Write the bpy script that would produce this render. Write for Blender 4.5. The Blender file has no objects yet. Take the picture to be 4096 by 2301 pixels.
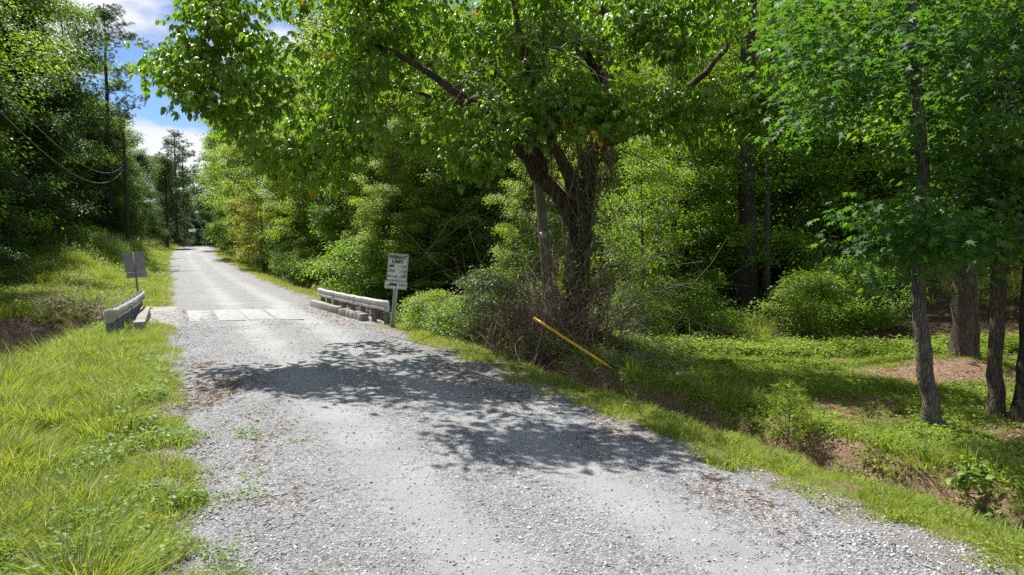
import bpy, math, random
import numpy as np
from mathutils import Vector, Matrix
R = math.radians
scene = bpy.context.scene
COL = scene.collection

# ------------------------------------------------------------------ camera, sky, sun, exposure
CAM_H, F, PITCH = 2.5, 2731.0, R(3.67)
cam = bpy.data.cameras.new('camera'); cam.lens = 24; cam.sensor_width = 36
cam.clip_start = 0.1; cam.clip_end = 3000
co = bpy.data.objects.new('camera', cam); COL.objects.link(co)
co.location = (0, 0, CAM_H); co.rotation_euler = (R(90) - PITCH, 0, 0)
scene.camera = co
SUN_EL, SUN_AZ = R(59), R(-40)          # azimuth measured from +Y towards +X
sun_dir = Vector((math.sin(SUN_AZ) * math.cos(SUN_EL), math.cos(SUN_AZ) * math.cos(SUN_EL), math.sin(SUN_EL)))
sl = bpy.data.lights.new('sun', 'SUN'); sl.energy = 5.0; sl.angle = R(0.5); sl.color = (1, 0.965, 0.9)
so = bpy.data.objects.new('sun', sl); COL.objects.link(so)
so.rotation_euler = sun_dir.to_track_quat('Z', 'Y').to_euler(); so.location = (0, 0, 40)
world = bpy.data.worlds.new('World'); scene.world = world; world.use_nodes = True
wn = world.node_tree; wn.nodes.clear()
def N(nt, typ, **kw):
    n = nt.nodes.new(typ)
    for k, v in kw.items():
        if k in n.inputs.keys() if isinstance(k, str) else False: n.inputs[k].default_value = v
        else: setattr(n, k, v)
    return n
def ramp(nt, stops, interp='LINEAR'):
    n = nt.nodes.new('ShaderNodeValToRGB'); cr = n.color_ramp; cr.interpolation = interp
    while len(cr.elements) < len(stops): cr.elements.new(0.5)
    for e, (p, c) in zip(cr.elements, stops):
        e.position = p; e.color = (c[0], c[1], c[2], 1) if hasattr(c, '__len__') else (c, c, c, 1)
    return n
sky = N(wn, 'ShaderNodeTexSky', sky_type='NISHITA', sun_disc=False, sun_elevation=SUN_EL, sun_rotation=SUN_AZ,
        air_density=1.0, dust_density=0.0, ozone_density=3.0, altitude=4500)
tcw = N(wn, 'ShaderNodeTexCoord'); mpw = N(wn, 'ShaderNodeMapping'); mpw.inputs['Scale'].default_value = (1, 1, 2.2)
mpw.inputs['Location'].default_value = (0.37, 0.21, 0.15)
nzw = N(wn, 'ShaderNodeTexNoise', Scale=3.4, Detail=7.0, Roughness=0.52)
rpw = ramp(wn, [(0.475, 0.0), (0.55, 1.0)])
mxw = N(wn, 'ShaderNodeMix', data_type='RGBA'); bgw = N(wn, 'ShaderNodeBackground', Strength=0.118)
ow = N(wn, 'ShaderNodeOutputWorld'); L = wn.links.new
L(tcw.outputs['Generated'], mpw.inputs['Vector']); L(mpw.outputs['Vector'], nzw.inputs['Vector'])
L(nzw.outputs['Fac'], rpw.inputs['Fac']); L(rpw.outputs['Color'], mxw.inputs['Factor'])
hsw = N(wn, 'ShaderNodeHueSaturation', Saturation=1.02, Value=0.8); L(sky.outputs['Color'], hsw.inputs['Color']); L(hsw.outputs['Color'], mxw.inputs['A']); rcw = ramp(wn, [(0.49, (3.7, 3.85, 4.2)), (0.6, (4.8, 4.85, 5.0))]); L(nzw.outputs['Fac'], rcw.inputs['Fac']); L(rcw.outputs['Color'], mxw.inputs['B'])
L(mxw.outputs['Result'], bgw.inputs['Color']); L(bgw.outputs['Background'], ow.inputs['Surface'])
vs = scene.view_settings; vs.view_transform = 'Standard'; vs.look = 'None'; vs.exposure = 0.88; vs.gamma = 1
vs.use_curve_mapping = False
cy = scene.cycles
cy.max_bounces = 9; cy.diffuse_bounces = 7; cy.glossy_bounces = 2; cy.transmission_bounces = 7
cy.transparent_max_bounces = 4; cy.caustics_reflective = False; cy.caustics_refractive = False
cy.sample_clamp_indirect = 6; cy.use_denoising = False

# ------------------------------------------------------------------ coordinates
U = np.array([-0.4472, 0.8944]); V = np.array([0.8944, 0.4472])   # along the road / to its right
O = np.array([3.1, 0.0])
def bend(s): return 2.6 * np.clip((s - 90) / 70, 0, 1.25) ** 2
def st2xy(s, t):
    t = t + bend(s); return O[0] + s * U[0] + t * V[0], O[1] + s * U[1] + t * V[1]
def xy2st(x, y):
    dx, dy = x - O[0], y - O[1]
    s = dx * U[0] + dy * U[1]; return s, dx * V[0] + dy * V[1] - bend(s)
cP, sP = math.cos(PITCH), math.sin(PITCH)
def at(px, py, depth):                  # photo pixel (4096 wide) and forward distance -> world point
    u, v = (px - 2048) / F, -(py - 1150.5) / F
    r = np.array([u, cP + v * sP, -sP + v * cP]); r *= depth / r[1]
    return np.array([r[0], r[1], r[2] + CAM_H])
def proj(p):
    x, y, z = p[0], p[1], p[2] - CAM_H
    f = y * cP - z * sP; up = y * sP + z * cP
    return 2048 + F * x / f, 1150.5 - F * up / f

def ss(a, b, x):
    k = np.clip((x - a) / (b - a), 0, 1); return k * k * (3 - 2 * k)
def vnoise(x, y, seed=0):
    x = np.asarray(x, float); y = np.asarray(y, float)
    xi, yi = np.floor(x), np.floor(y); fx, fy = x - xi, y - yi
    fx = fx * fx * (3 - 2 * fx); fy = fy * fy * (3 - 2 * fy)
    def h(a, b):
        v = np.sin(a * 127.1 + b * 311.7 + seed * 74.7) * 43758.5453
        return v - np.floor(v)
    return (h(xi, yi) * (1 - fx) + h(xi + 1, yi) * fx) * (1 - fy) + (h(xi, yi + 1) * (1 - fx) + h(xi + 1, yi + 1) * fx) * fy
def fbm(x, y, seed=0, o=4):
    r, a, t = 0, 0.5, 0
    for i in range(o):
        r = r + a * vnoise(x, y, seed + i * 7); t += a; a *= 0.5; x = x * 2.03 + 5.2; y = y * 2.03 + 1.3
    return r / t

def road_z(s): return 2.0 * ss(45, 168, s) - 3.0 * ss(168, 300, s)
def creek_c(t): return 25.6 + (3.2) * (1 - ss(-5, 4, t)) + 0.18 * np.maximum(0, t - 4) + 0.06 * np.maximum(0, -t - 5)
T_HERO = np.array([1.5, 16.6]); T2XY = np.array([9.15, 13.9])
def ditch_w(s): return 4.55 + 0.35 * (vnoise(s * 0.45, 3.3, 5) - 0.5) + 0.18 * (vnoise(s * 1.7, 8.3, 6) - 0.5)
def ground_z(x, y):
    s, t = xy2st(x, y)
    z = road_z(s) + 0 * t
    a = np.abs(t)
    z = z - 0.07 * (1 - ss(2.3, 2.95, a))
    # right side
    z = z - 0.07 * ss(2.9, 3.9, t)
    w = ditch_w(s); q = t - w
    prof = np.where(q < 0, np.exp(-(q / 0.42) ** 2), 1 - ss(0.12, 0.62 + 0.25 * vnoise(s * 1.3, 1.1, 9), q))
    z = z - prof * 0.62 * (1 - ss(20.5, 22.5, s)) - prof * 0.35 * ss(31, 36, s)
    z = z + 0.22 * np.maximum(0, t - 13.5) * ss(13, 20, t) - 0.04 * np.maximum(0, t - 90)
    z = z + 0.7 * ss(5.2, 8.5, t) * ss(31, 40, s)
    z = z + 0.14 * (fbm(x * 0.35, y * 0.35, 2) - 0.5) * ss(4.8, 6.5, t) * 2
    for c, hgt, rad in ((T_HERO, 0.22, 1.8), (T2XY, 0.28, 1.1)):
        z = z + hgt * np.exp(-((x - c[0]) ** 2 + (y - c[1]) ** 2) / rad ** 2)
    # left side
    z = z - 0.06 * ss(2.9, 4, -t) - 1.0 * ss(5.4, 10.5, -t) * (1 - ss(27, 34, s)) * (1 - .6 * ss(18, 24, s))
    z = z + 2.0 * ss(37, 60, s) * ss(3.6, 8.5, -t) * (1 - 0.5 * ss(85, 120, s)) + 0.1 * np.maximum(0, -t - 14)
    z = z + 0.25 * (fbm(x * 0.3, y * 0.3, 4) - 0.5) * ss(4.5, 7, -t)
    z = z - 1.5 * ss(16, 24, s) * ss(4.6, 6.8, -t) * (1 - ss(30, 34, s)) * (1 - .8 * ss(8, 10, -t))
    # creek
    c = creek_c(t); qq = np.abs(s - c)
    rough = 0.5 * (fbm(x * 0.8, y * 0.8, 12) - 0.5)
    z = z - 1.75 * (1 - ss(1.0, 3.5, qq + rough)) * (1 - 0.5 * ss(12, 30, t))
    # fine relief
    z = z + 0.05 * (fbm(x * 1.6, y * 1.6, 20) - 0.5) * ss(2.6, 3.4, a) + 0.02 * (vnoise(x * 6, y * 6, 21) - 0.5) * ss(2.9, 3.3, a)
    return z
def gz(x, y): return float(ground_z(np.array([x]), np.array([y]))[0])

# ------------------------------------------------------------------ mesh helpers
def np_mesh(name, v, tris=None, quads=None, mat=None, smooth=False, rnd=None, attrs=None):
    me = bpy.data.meshes.new(name)
    v = np.asarray(v, np.float32).reshape(-1, 3)
    nt = 0 if tris is None else len(tris); nq = 0 if quads is None else len(quads)
    loops = np.concatenate([np.asarray(tris, np.int32).ravel() if nt else np.zeros(0, np.int32),
                            np.asarray(quads, np.int32).ravel() if nq else np.zeros(0, np.int32)])
    starts = np.concatenate([np.arange(nt) * 3, nt * 3 + np.arange(nq) * 4]).astype(np.int32)
    me.vertices.add(len(v)); me.vertices.foreach_set('co', v.ravel())
    me.loops.add(len(loops)); me.loops.foreach_set('vertex_index', loops)
    me.polygons.add(nt + nq); me.polygons.foreach_set('loop_start', starts)
    if smooth: me.polygons.foreach_set('use_smooth', np.ones(nt + nq, bool))
    if rnd is not None:
        a = me.attributes.new('rnd', 'FLOAT', 'POINT'); a.data.foreach_set('value', np.asarray(rnd, np.float32))
    for k, w in (attrs or {}).items():
        a = me.attributes.new(k, 'FLOAT', 'POINT'); a.data.foreach_set('value', np.asarray(w, np.float32))
    me.update(calc_edges=True)
    if mat: me.materials.append(mat)
    return me
def link(name, me, parent=None, **props):
    o = bpy.data.objects.new(name, me); COL.objects.link(o)
    if parent: o.parent = parent
    for k, w in props.items(): o[k] = w
    return o
def root(name, loc, rz=0, **props):
    o = link(name, None, None, **props); o.location = loc; o.rotation_euler = (0, 0, rz); o.empty_display_size = 0.3
    return o
class MB:
    def __init__(s): s.v = []; s.q = []; s.t = []; s.n = 0
    def add(s, v, quads=(), tris=()):
        v = np.asarray(v, float).reshape(-1, 3)
        if len(quads): s.q.append(np.asarray(quads) + s.n)
        if len(tris): s.t.append(np.asarray(tris) + s.n)
        s.v.append(v); s.n += len(v)
    def box(s, c, size, rot=None):
        x, y, z = np.asarray(size) / 2
        v = np.array([(-x, -y, -z), (x, -y, -z), (x, y, -z), (-x, y, -z), (-x, -y, z), (x, -y, z), (x, y, z), (-x, y, z)])
        if rot is not None: v = v @ np.asarray(rot).T
        s.add(v + np.asarray(c), [(3, 2, 1, 0), (4, 5, 6, 7), (0, 1, 5, 4), (1, 2, 6, 5), (2, 3, 7, 6), (3, 0, 4, 7)])
    def tube(s, pts, rad, n=6, cap=True, rng=None, rough=0.0):
        pts = np.asarray(pts, float); m = len(pts); rad = np.broadcast_to(np.asarray(rad, float), (m,))
        d = np.gradient(pts, axis=0); d /= np.linalg.norm(d, axis=1)[:, None] + 1e-9
        ref = np.array([0, 1.0, 0]) if abs(d[:, 1]).mean() < 0.8 else np.array([1.0, 0, 0])
        a = np.cross(d, ref); a /= np.linalg.norm(a, axis=1)[:, None] + 1e-9; b = np.cross(d, a)
        th = np.arange(n) / n * 2 * np.pi
        rr = rad[:, None] * np.ones((m, n))
        if rough and rng is not None: rr = rr * (1 + rough * rng.normal(size=(m, n)))
        v = pts[:, None, :] + rr[..., None] * (np.cos(th)[None, :, None] * a[:, None, :] + np.sin(th)[None, :, None] * b[:, None, :])
        i = np.arange(m - 1)[:, None] * n; j = np.arange(n)[None, :]; k = (j + 1) % n
        q = np.stack([i + j, i + k, i + n + k, i + n + j], -1).reshape(-1, 4)
        tr = []
        v = v.reshape(-1, 3)
        if cap:
            v = np.vstack([v, pts[0], pts[-1]]); c0, c1 = m * n, m * n + 1
            tr = [(c0, (x + 1) % n, x) for x in range(n)] + [(c1, (m - 1) * n + x, (m - 1) * n + (x + 1) % n) for x in range(n)]
        s.add(v, q, tr)
    def mesh(s, name, mat, smooth=False, rnd=None):
        v = np.vstack(s.v); q = np.vstack(s.q) if s.q else None; t = np.vstack(s.t) if s.t else None
        return np_mesh(name, v, t, q, mat, smooth, rnd)

# ------------------------------------------------------------------ materials
def new_mat(name):
    m = bpy.data.materials.new(name); m.use_nodes = True; nt = m.node_tree; nt.nodes.clear()
    out = N(nt, 'ShaderNodeOutputMaterial'); b = N(nt, 'ShaderNodeBsdfPrincipled')
    nt.links.new(b.outputs[0], out.inputs['Surface'])
    return m, nt, b, out
def noise(nt, scale, detail=4, rough=0.5, coord='Object', vec=None):
    tc = N(nt, 'ShaderNodeTexCoord') if vec is None else None
    n = N(nt, 'ShaderNodeTexNoise', Scale=scale, Detail=detail, Roughness=rough)
    nt.links.new(vec if vec is not None else tc.outputs[coord], n.inputs['Vector']); return n
def mixc(nt, fac, a, b, blend='MIX'):
    m = N(nt, 'ShaderNodeMix', data_type='RGBA', blend_type=blend)
    for s, val in (('Factor', fac), ('A', a), ('B', b)):
        if isinstance(val, bpy.types.NodeSocket): nt.links.new(val, m.inputs[s])
        elif s == 'Factor': m.inputs[s].default_value = val
        else: m.inputs[s].default_value = (*val, 1)
    return m.outputs['Result']
def bump(nt, b, h, strength=0.5, dist=0.02):
    n = N(nt, 'ShaderNodeBump', Strength=strength, Distance=dist)
    nt.links.new(h, n.inputs['Height']); nt.links.new(n.outputs[0], b.inputs['Normal'])
def simple(name, colr, rough=0.6, metal=0.0, var=0.25, scale=6, bstr=0.2, bdist=0.01, colr2=None):
    m, nt, b, _ = new_mat(name)
    n = noise(nt, scale, 6, 0.6)
    c2 = colr2 or tuple(c * (1 - var) for c in colr)
    r = ramp(nt, [(0.35, c2), (0.65, colr)]); nt.links.new(n.outputs['Fac'], r.inputs['Fac'])
    nt.links.new(r.outputs['Color'], b.inputs['Base Color'])
    b.inputs['Roughness'].default_value = rough; b.inputs['Metallic'].default_value = metal
    if bstr: bump(nt, b, n.outputs['Fac'], bstr, bdist)
    return m
def leaf_mat(name, c_lo, c_hi, trans, rough=0.5, tfac=0.40, odd=None):
    m, nt, b, out = new_mat(name)
    at_ = N(nt, 'ShaderNodeAttribute', attribute_name='rnd'); oi = N(nt, 'ShaderNodeObjectInfo')
    stops = [(0.0, c_lo), (0.55, c_hi), (0.94, tuple(c * 1.25 for c in c_hi))]
    tst = [(0.0, tuple(c * 0.75 for c in trans)), (0.94, trans)]
    if odd: stops.append((0.975, odd)); tst.append((0.975, tuple(c * 1.3 for c in odd)))
    r1 = ramp(nt, stops); r2 = ramp(nt, tst)
    for r in (r1, r2): nt.links.new(at_.outputs['Fac'], r.inputs['Fac'])
    hs = N(nt, 'ShaderNodeHueSaturation'); mr = N(nt, 'ShaderNodeMapRange'); mr.inputs['To Min'].default_value = 0.78; mr.inputs['To Max'].default_value = 1.2
    nt.links.new(oi.outputs['Random'], mr.inputs['Value']); nt.links.new(mr.outputs[0], hs.inputs['Value'])
    mh = N(nt, 'ShaderNodeMapRange'); mh.inputs['To Min'].default_value = 0.515; mh.inputs['To Max'].default_value = 0.485
    nt.links.new(oi.outputs['Random'], mh.inputs['Value']); nt.links.new(mh.outputs[0], hs.inputs['Hue'])
    nt.links.new(r1.outputs['Color'], hs.inputs['Color']); nt.links.new(hs.outputs['Color'], b.inputs['Base Color'])
    b.inputs['Roughness'].default_value = rough; b.inputs['Specular IOR Level'].default_value = 0.36
    tr = N(nt, 'ShaderNodeBsdfTranslucent'); nt.links.new(r2.outputs['Color'], tr.inputs['Color'])
    mx = N(nt, 'ShaderNodeMixShader'); mx.inputs['Fac'].default_value = tfac
    nt.links.new(b.outputs[0], mx.inputs[1]); nt.links.new(tr.outputs[0], mx.inputs[2]); nt.links.new(mx.outputs[0], out.inputs['Surface'])
    return m
def bark_mat(name, c1, c2, scale=9, moss=None, bd=0.03):
    m, nt, b, _ = new_mat(name)
    tc = N(nt, 'ShaderNodeTexCoord'); mp = N(nt, 'ShaderNodeMapping'); mp.inputs['Scale'].default_value = (1, 1, 0.22)
    nt.links.new(tc.outputs['Object'], mp.inputs['Vector'])
    n1 = noise(nt, scale, 8, 0.65, vec=mp.outputs[0]); vo = N(nt, 'ShaderNodeTexVoronoi', Scale=scale * 2.2); vo.feature = 'DISTANCE_TO_EDGE'
    nt.links.new(mp.outputs[0], vo.inputs['Vector'])
    r = ramp(nt, [(0.3, c1), (0.72, c2)]); nt.links.new(n1.outputs['Fac'], r.inputs['Fac'])
    rv = ramp(nt, [(0.0, 0.45), (0.12, 1.0)]); nt.links.new(vo.outputs['Distance'], rv.inputs['Fac'])
    col = mixc(nt, 1.0, r.outputs['Color'], rv.outputs['Color'], 'MULTIPLY')
    n2 = noise(nt, 1.7, 5, 0.7); r2 = ramp(nt, [(0.52, 0.0), (0.62, 1.0)]); nt.links.new(n2.outputs['Fac'], r2.inputs['Fac'])
    if moss: col = mixc(nt, r2.outputs['Color'], col, moss)
    nt.links.new(col, b.inputs['Base Color']); b.inputs['Roughness'].default_value = 0.9
    ad = N(nt, 'ShaderNodeMath', operation='ADD'); nt.links.new(n1.outputs['Fac'], ad.inputs[0]); nt.links.new(rv.outputs['Color'], ad.inputs[1])
    bump(nt, b, ad.outputs[0], 0.9, bd)
    return m
M = {}
M['leaf_mid'] = leaf_mat('leaf_mid', (0.050, 0.098, 0.013), (0.112, 0.200, 0.022), (0.38, 0.62, 0.026), odd=(0.28, 0.22, 0.03))
M['leaf_dark'] = leaf_mat('leaf_dark', (0.024, 0.052, 0.012), (0.050, 0.098, 0.020), (0.17, 0.31, 0.026))
M['leaf_light'] = leaf_mat('leaf_light', (0.066, 0.120, 0.015), (0.143, 0.227, 0.026), (0.494, 0.676, 0.039), odd=(0.35, 0.12, 0.03))
M['leaf_hick'] = leaf_mat('leaf_hick', (0.050, 0.100, 0.013), (0.110, 0.190, 0.022), (0.35, 0.62, 0.028), rough=0.36, tfac=.40, odd=(0.50, 0.30, 0.02))
M['leaf_gum'] = leaf_mat('leaf_gum', (0.030, 0.080, 0.016), (0.058, 0.135, 0.022), (0.17, 0.40, 0.026), rough=0.6)
M['needle'] = leaf_mat('needle', (0.039, 0.073, 0.021), (0.078, 0.130, 0.034), (0.156, 0.260, 0.039), tfac=0.2)
M['cedar'] = leaf_mat('cedar', (0.036, 0.065, 0.017), (0.075, 0.114, 0.026), (0.156, 0.234, 0.026), rough=0.6, tfac=0.2)
M['autumn'] = leaf_mat('autumn', (0.11, 0.18, 0.018), (0.24, 0.25, 0.025), (0.55, 0.55, 0.04), odd=(0.55, 0.14, 0.03))
M['grass'] = leaf_mat('grass', (0.12, 0.175, 0.022), (0.24, 0.31, 0.045), (0.48, 0.60, 0.05), rough=0.6, tfac=0.42, odd=(0.5, 0.42, 0.2))
M['grass_shade'] = leaf_mat('grass_shade', (0.115, 0.175, 0.020), (0.24, 0.32, 0.042), (0.42, 0.58, 0.045), rough=0.65, tfac=0.4, odd=(0.45, 0.33, 0.15))
M['weed'] = leaf_mat('weed', (0.078, 0.150, 0.026), (0.156, 0.247, 0.046), (0.364, 0.546, 0.052), rough=.5)
M['drygrass'] = leaf_mat('drygrass', (0.25, 0.20, 0.08), (0.45, 0.38, 0.18), (0.4, 0.35, 0.15), rough=0.7, tfac=0.2)
M['straw'] = leaf_mat('straw', (0.25, 0.13, 0.06), (0.40, 0.24, 0.12), (0.3, 0.2, 0.1), rough=0.8, tfac=0.1)
M['dryleaf'] = leaf_mat('dryleaf', (0.10, 0.045, 0.02), (0.26, 0.12, 0.05), (0.4, 0.15, 0.04), rough=0.7, tfac=0.2, odd=(0.6, 0.28, 0.03))
M['creeklitter'] = leaf_mat('creeklitter', (0.02, 0.013, 0.009), (0.11, 0.075, 0.05), (0.1, 0.06, 0.03), rough=0.6, tfac=0.05, odd=(0.35, 0.3, 0.24))
M['bark_dark'] = bark_mat('bark_dark', (0.025, 0.018, 0.013), (0.085, 0.062, 0.045))
M['bark_grey'] = bark_mat('bark_grey', (0.075, 0.06, 0.05), (0.20, 0.17, 0.145), 12, (0.16, 0.17, 0.12))
M['bark_brown'] = bark_mat('bark_brown', (0.06, 0.042, 0.03), (0.17, 0.12, 0.085), 10, (0.05, 0.06, 0.025))
M['bark_hero'] = bark_mat('bark_hero', (0.025, 0.016, 0.011), (0.115, 0.07, 0.042), 7, (0.022, 0.018, 0.012))
M['twig'] = simple('twig', (0.22, 0.16, 0.11), 0.85, var=0.5, scale=3, bstr=0)
M['deadwood'] = simple('deadwood', (0.36, 0.29, 0.22), 0.85, var=0.4, scale=3, bstr=0)
M['pole_wood'] = bark_mat('pole_wood', (0.13, 0.12, 0.09), (0.26, 0.24, 0.19), 14, (0.10, 0.13, 0.035), 0.006)
M['pole_dark'] = bark_mat('pole_dark', (0.05, 0.036, 0.025), (0.10, 0.07, 0.05), 14, None, 0.006)
M['wire'] = simple('wire', (0.5, 0.5, 0.5), 0.5, 0.5, bstr=0)
M['wire_blue'] = simple('wire_blue', (0.10, 0.22, 0.22), 0.6, bstr=0)
M['galv'] = simple('galv', (0.55, 0.54, 0.52), 0.55, 0.25, var=0.35, scale=2.2, bstr=0.05)
M['post_steel'] = simple('post_steel', (0.17, 0.18, 0.19), 0.6, 0.3, var=0.3, scale=3, bstr=0.05)
M['sign_back'] = simple('sign_back', (0.25, 0.25, 0.24), 0.65, 0.1, var=0.25, scale=5, bstr=0.03)
M['sign_face'] = simple('sign_face', (0.66, 0.68, 0.62), 0.5, var=0.22, scale=9, bstr=0.02, colr2=(0.44, 0.47, 0.40))
M['sign_ink'] = simple('sign_ink', (0.035, 0.035, 0.035), 0.6, var=0.4, scale=20, bstr=0)
M['sign_faded'] = simple('sign_faded', (0.11, 0.12, 0.11), 0.6, var=0.5, scale=34, bstr=0, colr2=(0.30, 0.32, 0.28))
M['concrete'] = simple('concrete', (0.33, 0.315, 0.285), 0.9, var=0.45, scale=2.5, bstr=0.4, bdist=0.01)
M['slab'] = simple('slab', (0.36, 0.36, 0.345), 0.9, var=0.35, scale=5, bstr=0.3, bdist=0.004)
M['yellow'] = simple('yellow', (0.80, 0.50, 0.012), 0.5, var=0.35, scale=7, bstr=0)
M['rock'] = simple('rock', (0.36, 0.28, 0.20), 0.9, var=0.35, scale=5, bstr=0.7, bdist=0.03)
M['white_scrap'] = simple('white_scrap', (0.8, 0.78, 0.75), 0.7, bstr=0)
M['tag'] = simple('tag', (0.75, 0.74, 0.68), 0.6, bstr=0)

def road_material():
    m, nt, b, _ = new_mat('gravel')
    tc = N(nt, 'ShaderNodeTexCoord'); vec = tc.outputs['Object']
    at_ = N(nt, 'ShaderNodeAttribute', attribute_name='dust'); pk = N(nt, 'ShaderNodeAttribute', attribute_name='straw')
    def vor(scale, feature='F1'):
        v = N(nt, 'ShaderNodeTexVoronoi', Scale=scale); v.feature = feature; nt.links.new(vec, v.inputs['Vector']); return v
    v1, v2 = vor(38), vor(85); e1 = vor(38, 'DISTANCE_TO_EDGE')
    st = [(0.0, (0.10, 0.105, 0.115)), (0.2, (0.21, 0.215, 0.225)), (0.5, (0.32, 0.322, 0.328)), (0.8, (0.42, 0.422, 0.426)), (1.0, (0.60, 0.60, 0.595))]
    r1 = ramp(nt, st); r2 = ramp(nt, st)
    for v, r in ((v1, r1), (v2, r2)):
        sp = N(nt, 'ShaderNodeSeparateColor'); nt.links.new(v.outputs['Color'], sp.inputs[0]); nt.links.new(sp.outputs[0], r.inputs['Fac'])
    nb = noise(nt, 60, 3, 0.6, vec=vec); rb = ramp(nt, [(0.42, 0.0), (0.58, 1.0)]); nt.links.new(nb.outputs['Fac'], rb.inputs['Fac'])
    stones = mixc(nt, rb.outputs['Color'], r1.outputs['Color'], r2.outputs['Color'])
    re = ramp(nt, [(0.0, 0.45), (0.12, 1.0)]); nt.links.new(e1.outputs['Distance'], re.inputs['Fac'])
    stones = mixc(nt, 0.7, stones, re.outputs['Color'], 'MULTIPLY')
    nd = noise(nt, 140, 5, 0.7, vec=vec); rd = ramp(nt, [(0.32, (0.21, 0.212, 0.218)), (0.46, (0.375, 0.376, 0.38)), (0.7, (0.50, 0.50, 0.50))]); nt.links.new(nd.outputs['Fac'], rd.inputs['Fac'])
    nl = noise(nt, 9, 8, 0.72, vec=vec)
    ad = N(nt, 'ShaderNodeMath', operation='ADD'); nt.links.new(nl.outputs['Fac'], ad.inputs[0]); nt.links.new(at_.outputs['Fac'], ad.inputs[1])
    rf = ramp(nt, [(0.80, 0.0), (1.12, 0.8)]); nt.links.new(ad.outputs[0], rf.inputs['Fac'])
    col = mixc(nt, rf.outputs['Color'], stones, rd.outputs['Color'])
    nbg = noise(nt, 0.9, 5, 0.6, vec=vec); rbg = ramp(nt, [(0.3, 0.82), (0.7, 1.08)]); nt.links.new(nbg.outputs['Fac'], rbg.inputs['Fac'])
    col = mixc(nt, 1.0, col, rbg.outputs['Color'], 'MULTIPLY')
    col = mixc(nt, pk.outputs['Fac'], col, (0.36, 0.25, 0.16))
    nt.links.new(col, b.inputs['Base Color']); b.inputs['Roughness'].default_value = 0.92; b.inputs['Specular IOR Level'].default_value = 0.25
    iv = N(nt, 'ShaderNodeMath', operation='SUBTRACT'); iv.inputs[0].default_value = 1.0; nt.links.new(rf.outputs['Color'], iv.inputs[1])
    vd = N(nt, 'ShaderNodeMath', operation='MULTIPLY'); nt.links.new(v1.outputs['Distance'], vd.inputs[0]); nt.links.new(iv.outputs[0], vd.inputs[1])
    h = N(nt, 'ShaderNodeMath', operation='SUBTRACT'); nt.links.new(nd.outputs['Fac'], h.inputs[0]); nt.links.new(vd.outputs[0], h.inputs[1])
    bump(nt, b, h.outputs[0], 0.8, 0.03)
    return m
M['gravel'] = road_material()
def ground_material():
    m, nt, b, _ = new_mat('earth')
    tc = N(nt, 'ShaderNodeTexCoord'); vec = tc.outputs['Object']
    A = {k: N(nt, 'ShaderNodeAttribute', attribute_name=k).outputs['Fac'] for k in ('green', 'dirt', 'pebble', 'litter')}
    n1 = noise(nt, 22, 8, 0.7, vec=vec); n2 = noise(nt, 1.3, 6, 0.65, vec=vec); n3 = noise(nt, 90, 4, 0.7, vec=vec)
    def rr(n, stops):
        r = ramp(nt, stops); nt.links.new(n.outputs['Fac'], r.inputs['Fac']); return r.outputs['Color']
    soil = rr(n1, [(0.3, (0.10, 0.062, 0.038)), (0.5, (0.22, 0.145, 0.095)), (0.7, (0.38, 0.27, 0.19))])
    green = rr(n1, [(0.3, (0.05, 0.07, 0.016)), (0.5, (0.115, 0.145, 0.032)), (0.7, (0.21, 0.20, 0.08))])
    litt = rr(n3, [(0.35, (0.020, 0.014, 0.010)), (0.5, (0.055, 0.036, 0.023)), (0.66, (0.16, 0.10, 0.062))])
    peb = rr(n3, [(0.35, (0.09, 0.09, 0.092)), (0.5, (0.24, 0.235, 0.23)), (0.65, (0.46, 0.45, 0.43))])
    col = mixc(nt, A['green'], soil, green)
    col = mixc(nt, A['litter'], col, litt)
    col = mixc(nt, A['dirt'], col, soil)
    col = mixc(nt, A['pebble'], col, peb)
    col = mixc(nt, 1.0, col, rr(n2, [(0.3, 0.75), (0.7, 1.1)]), 'MULTIPLY')
    nt.links.new(col, b.inputs['Base Color']); b.inputs['Roughness'].default_value = 0.95; b.inputs['Specular IOR Level'].default_value = 0.2
    bump(nt, b, n1.outputs['Fac'], 0.9, 0.05)
    return m
M['earth'] = ground_material()

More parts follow.
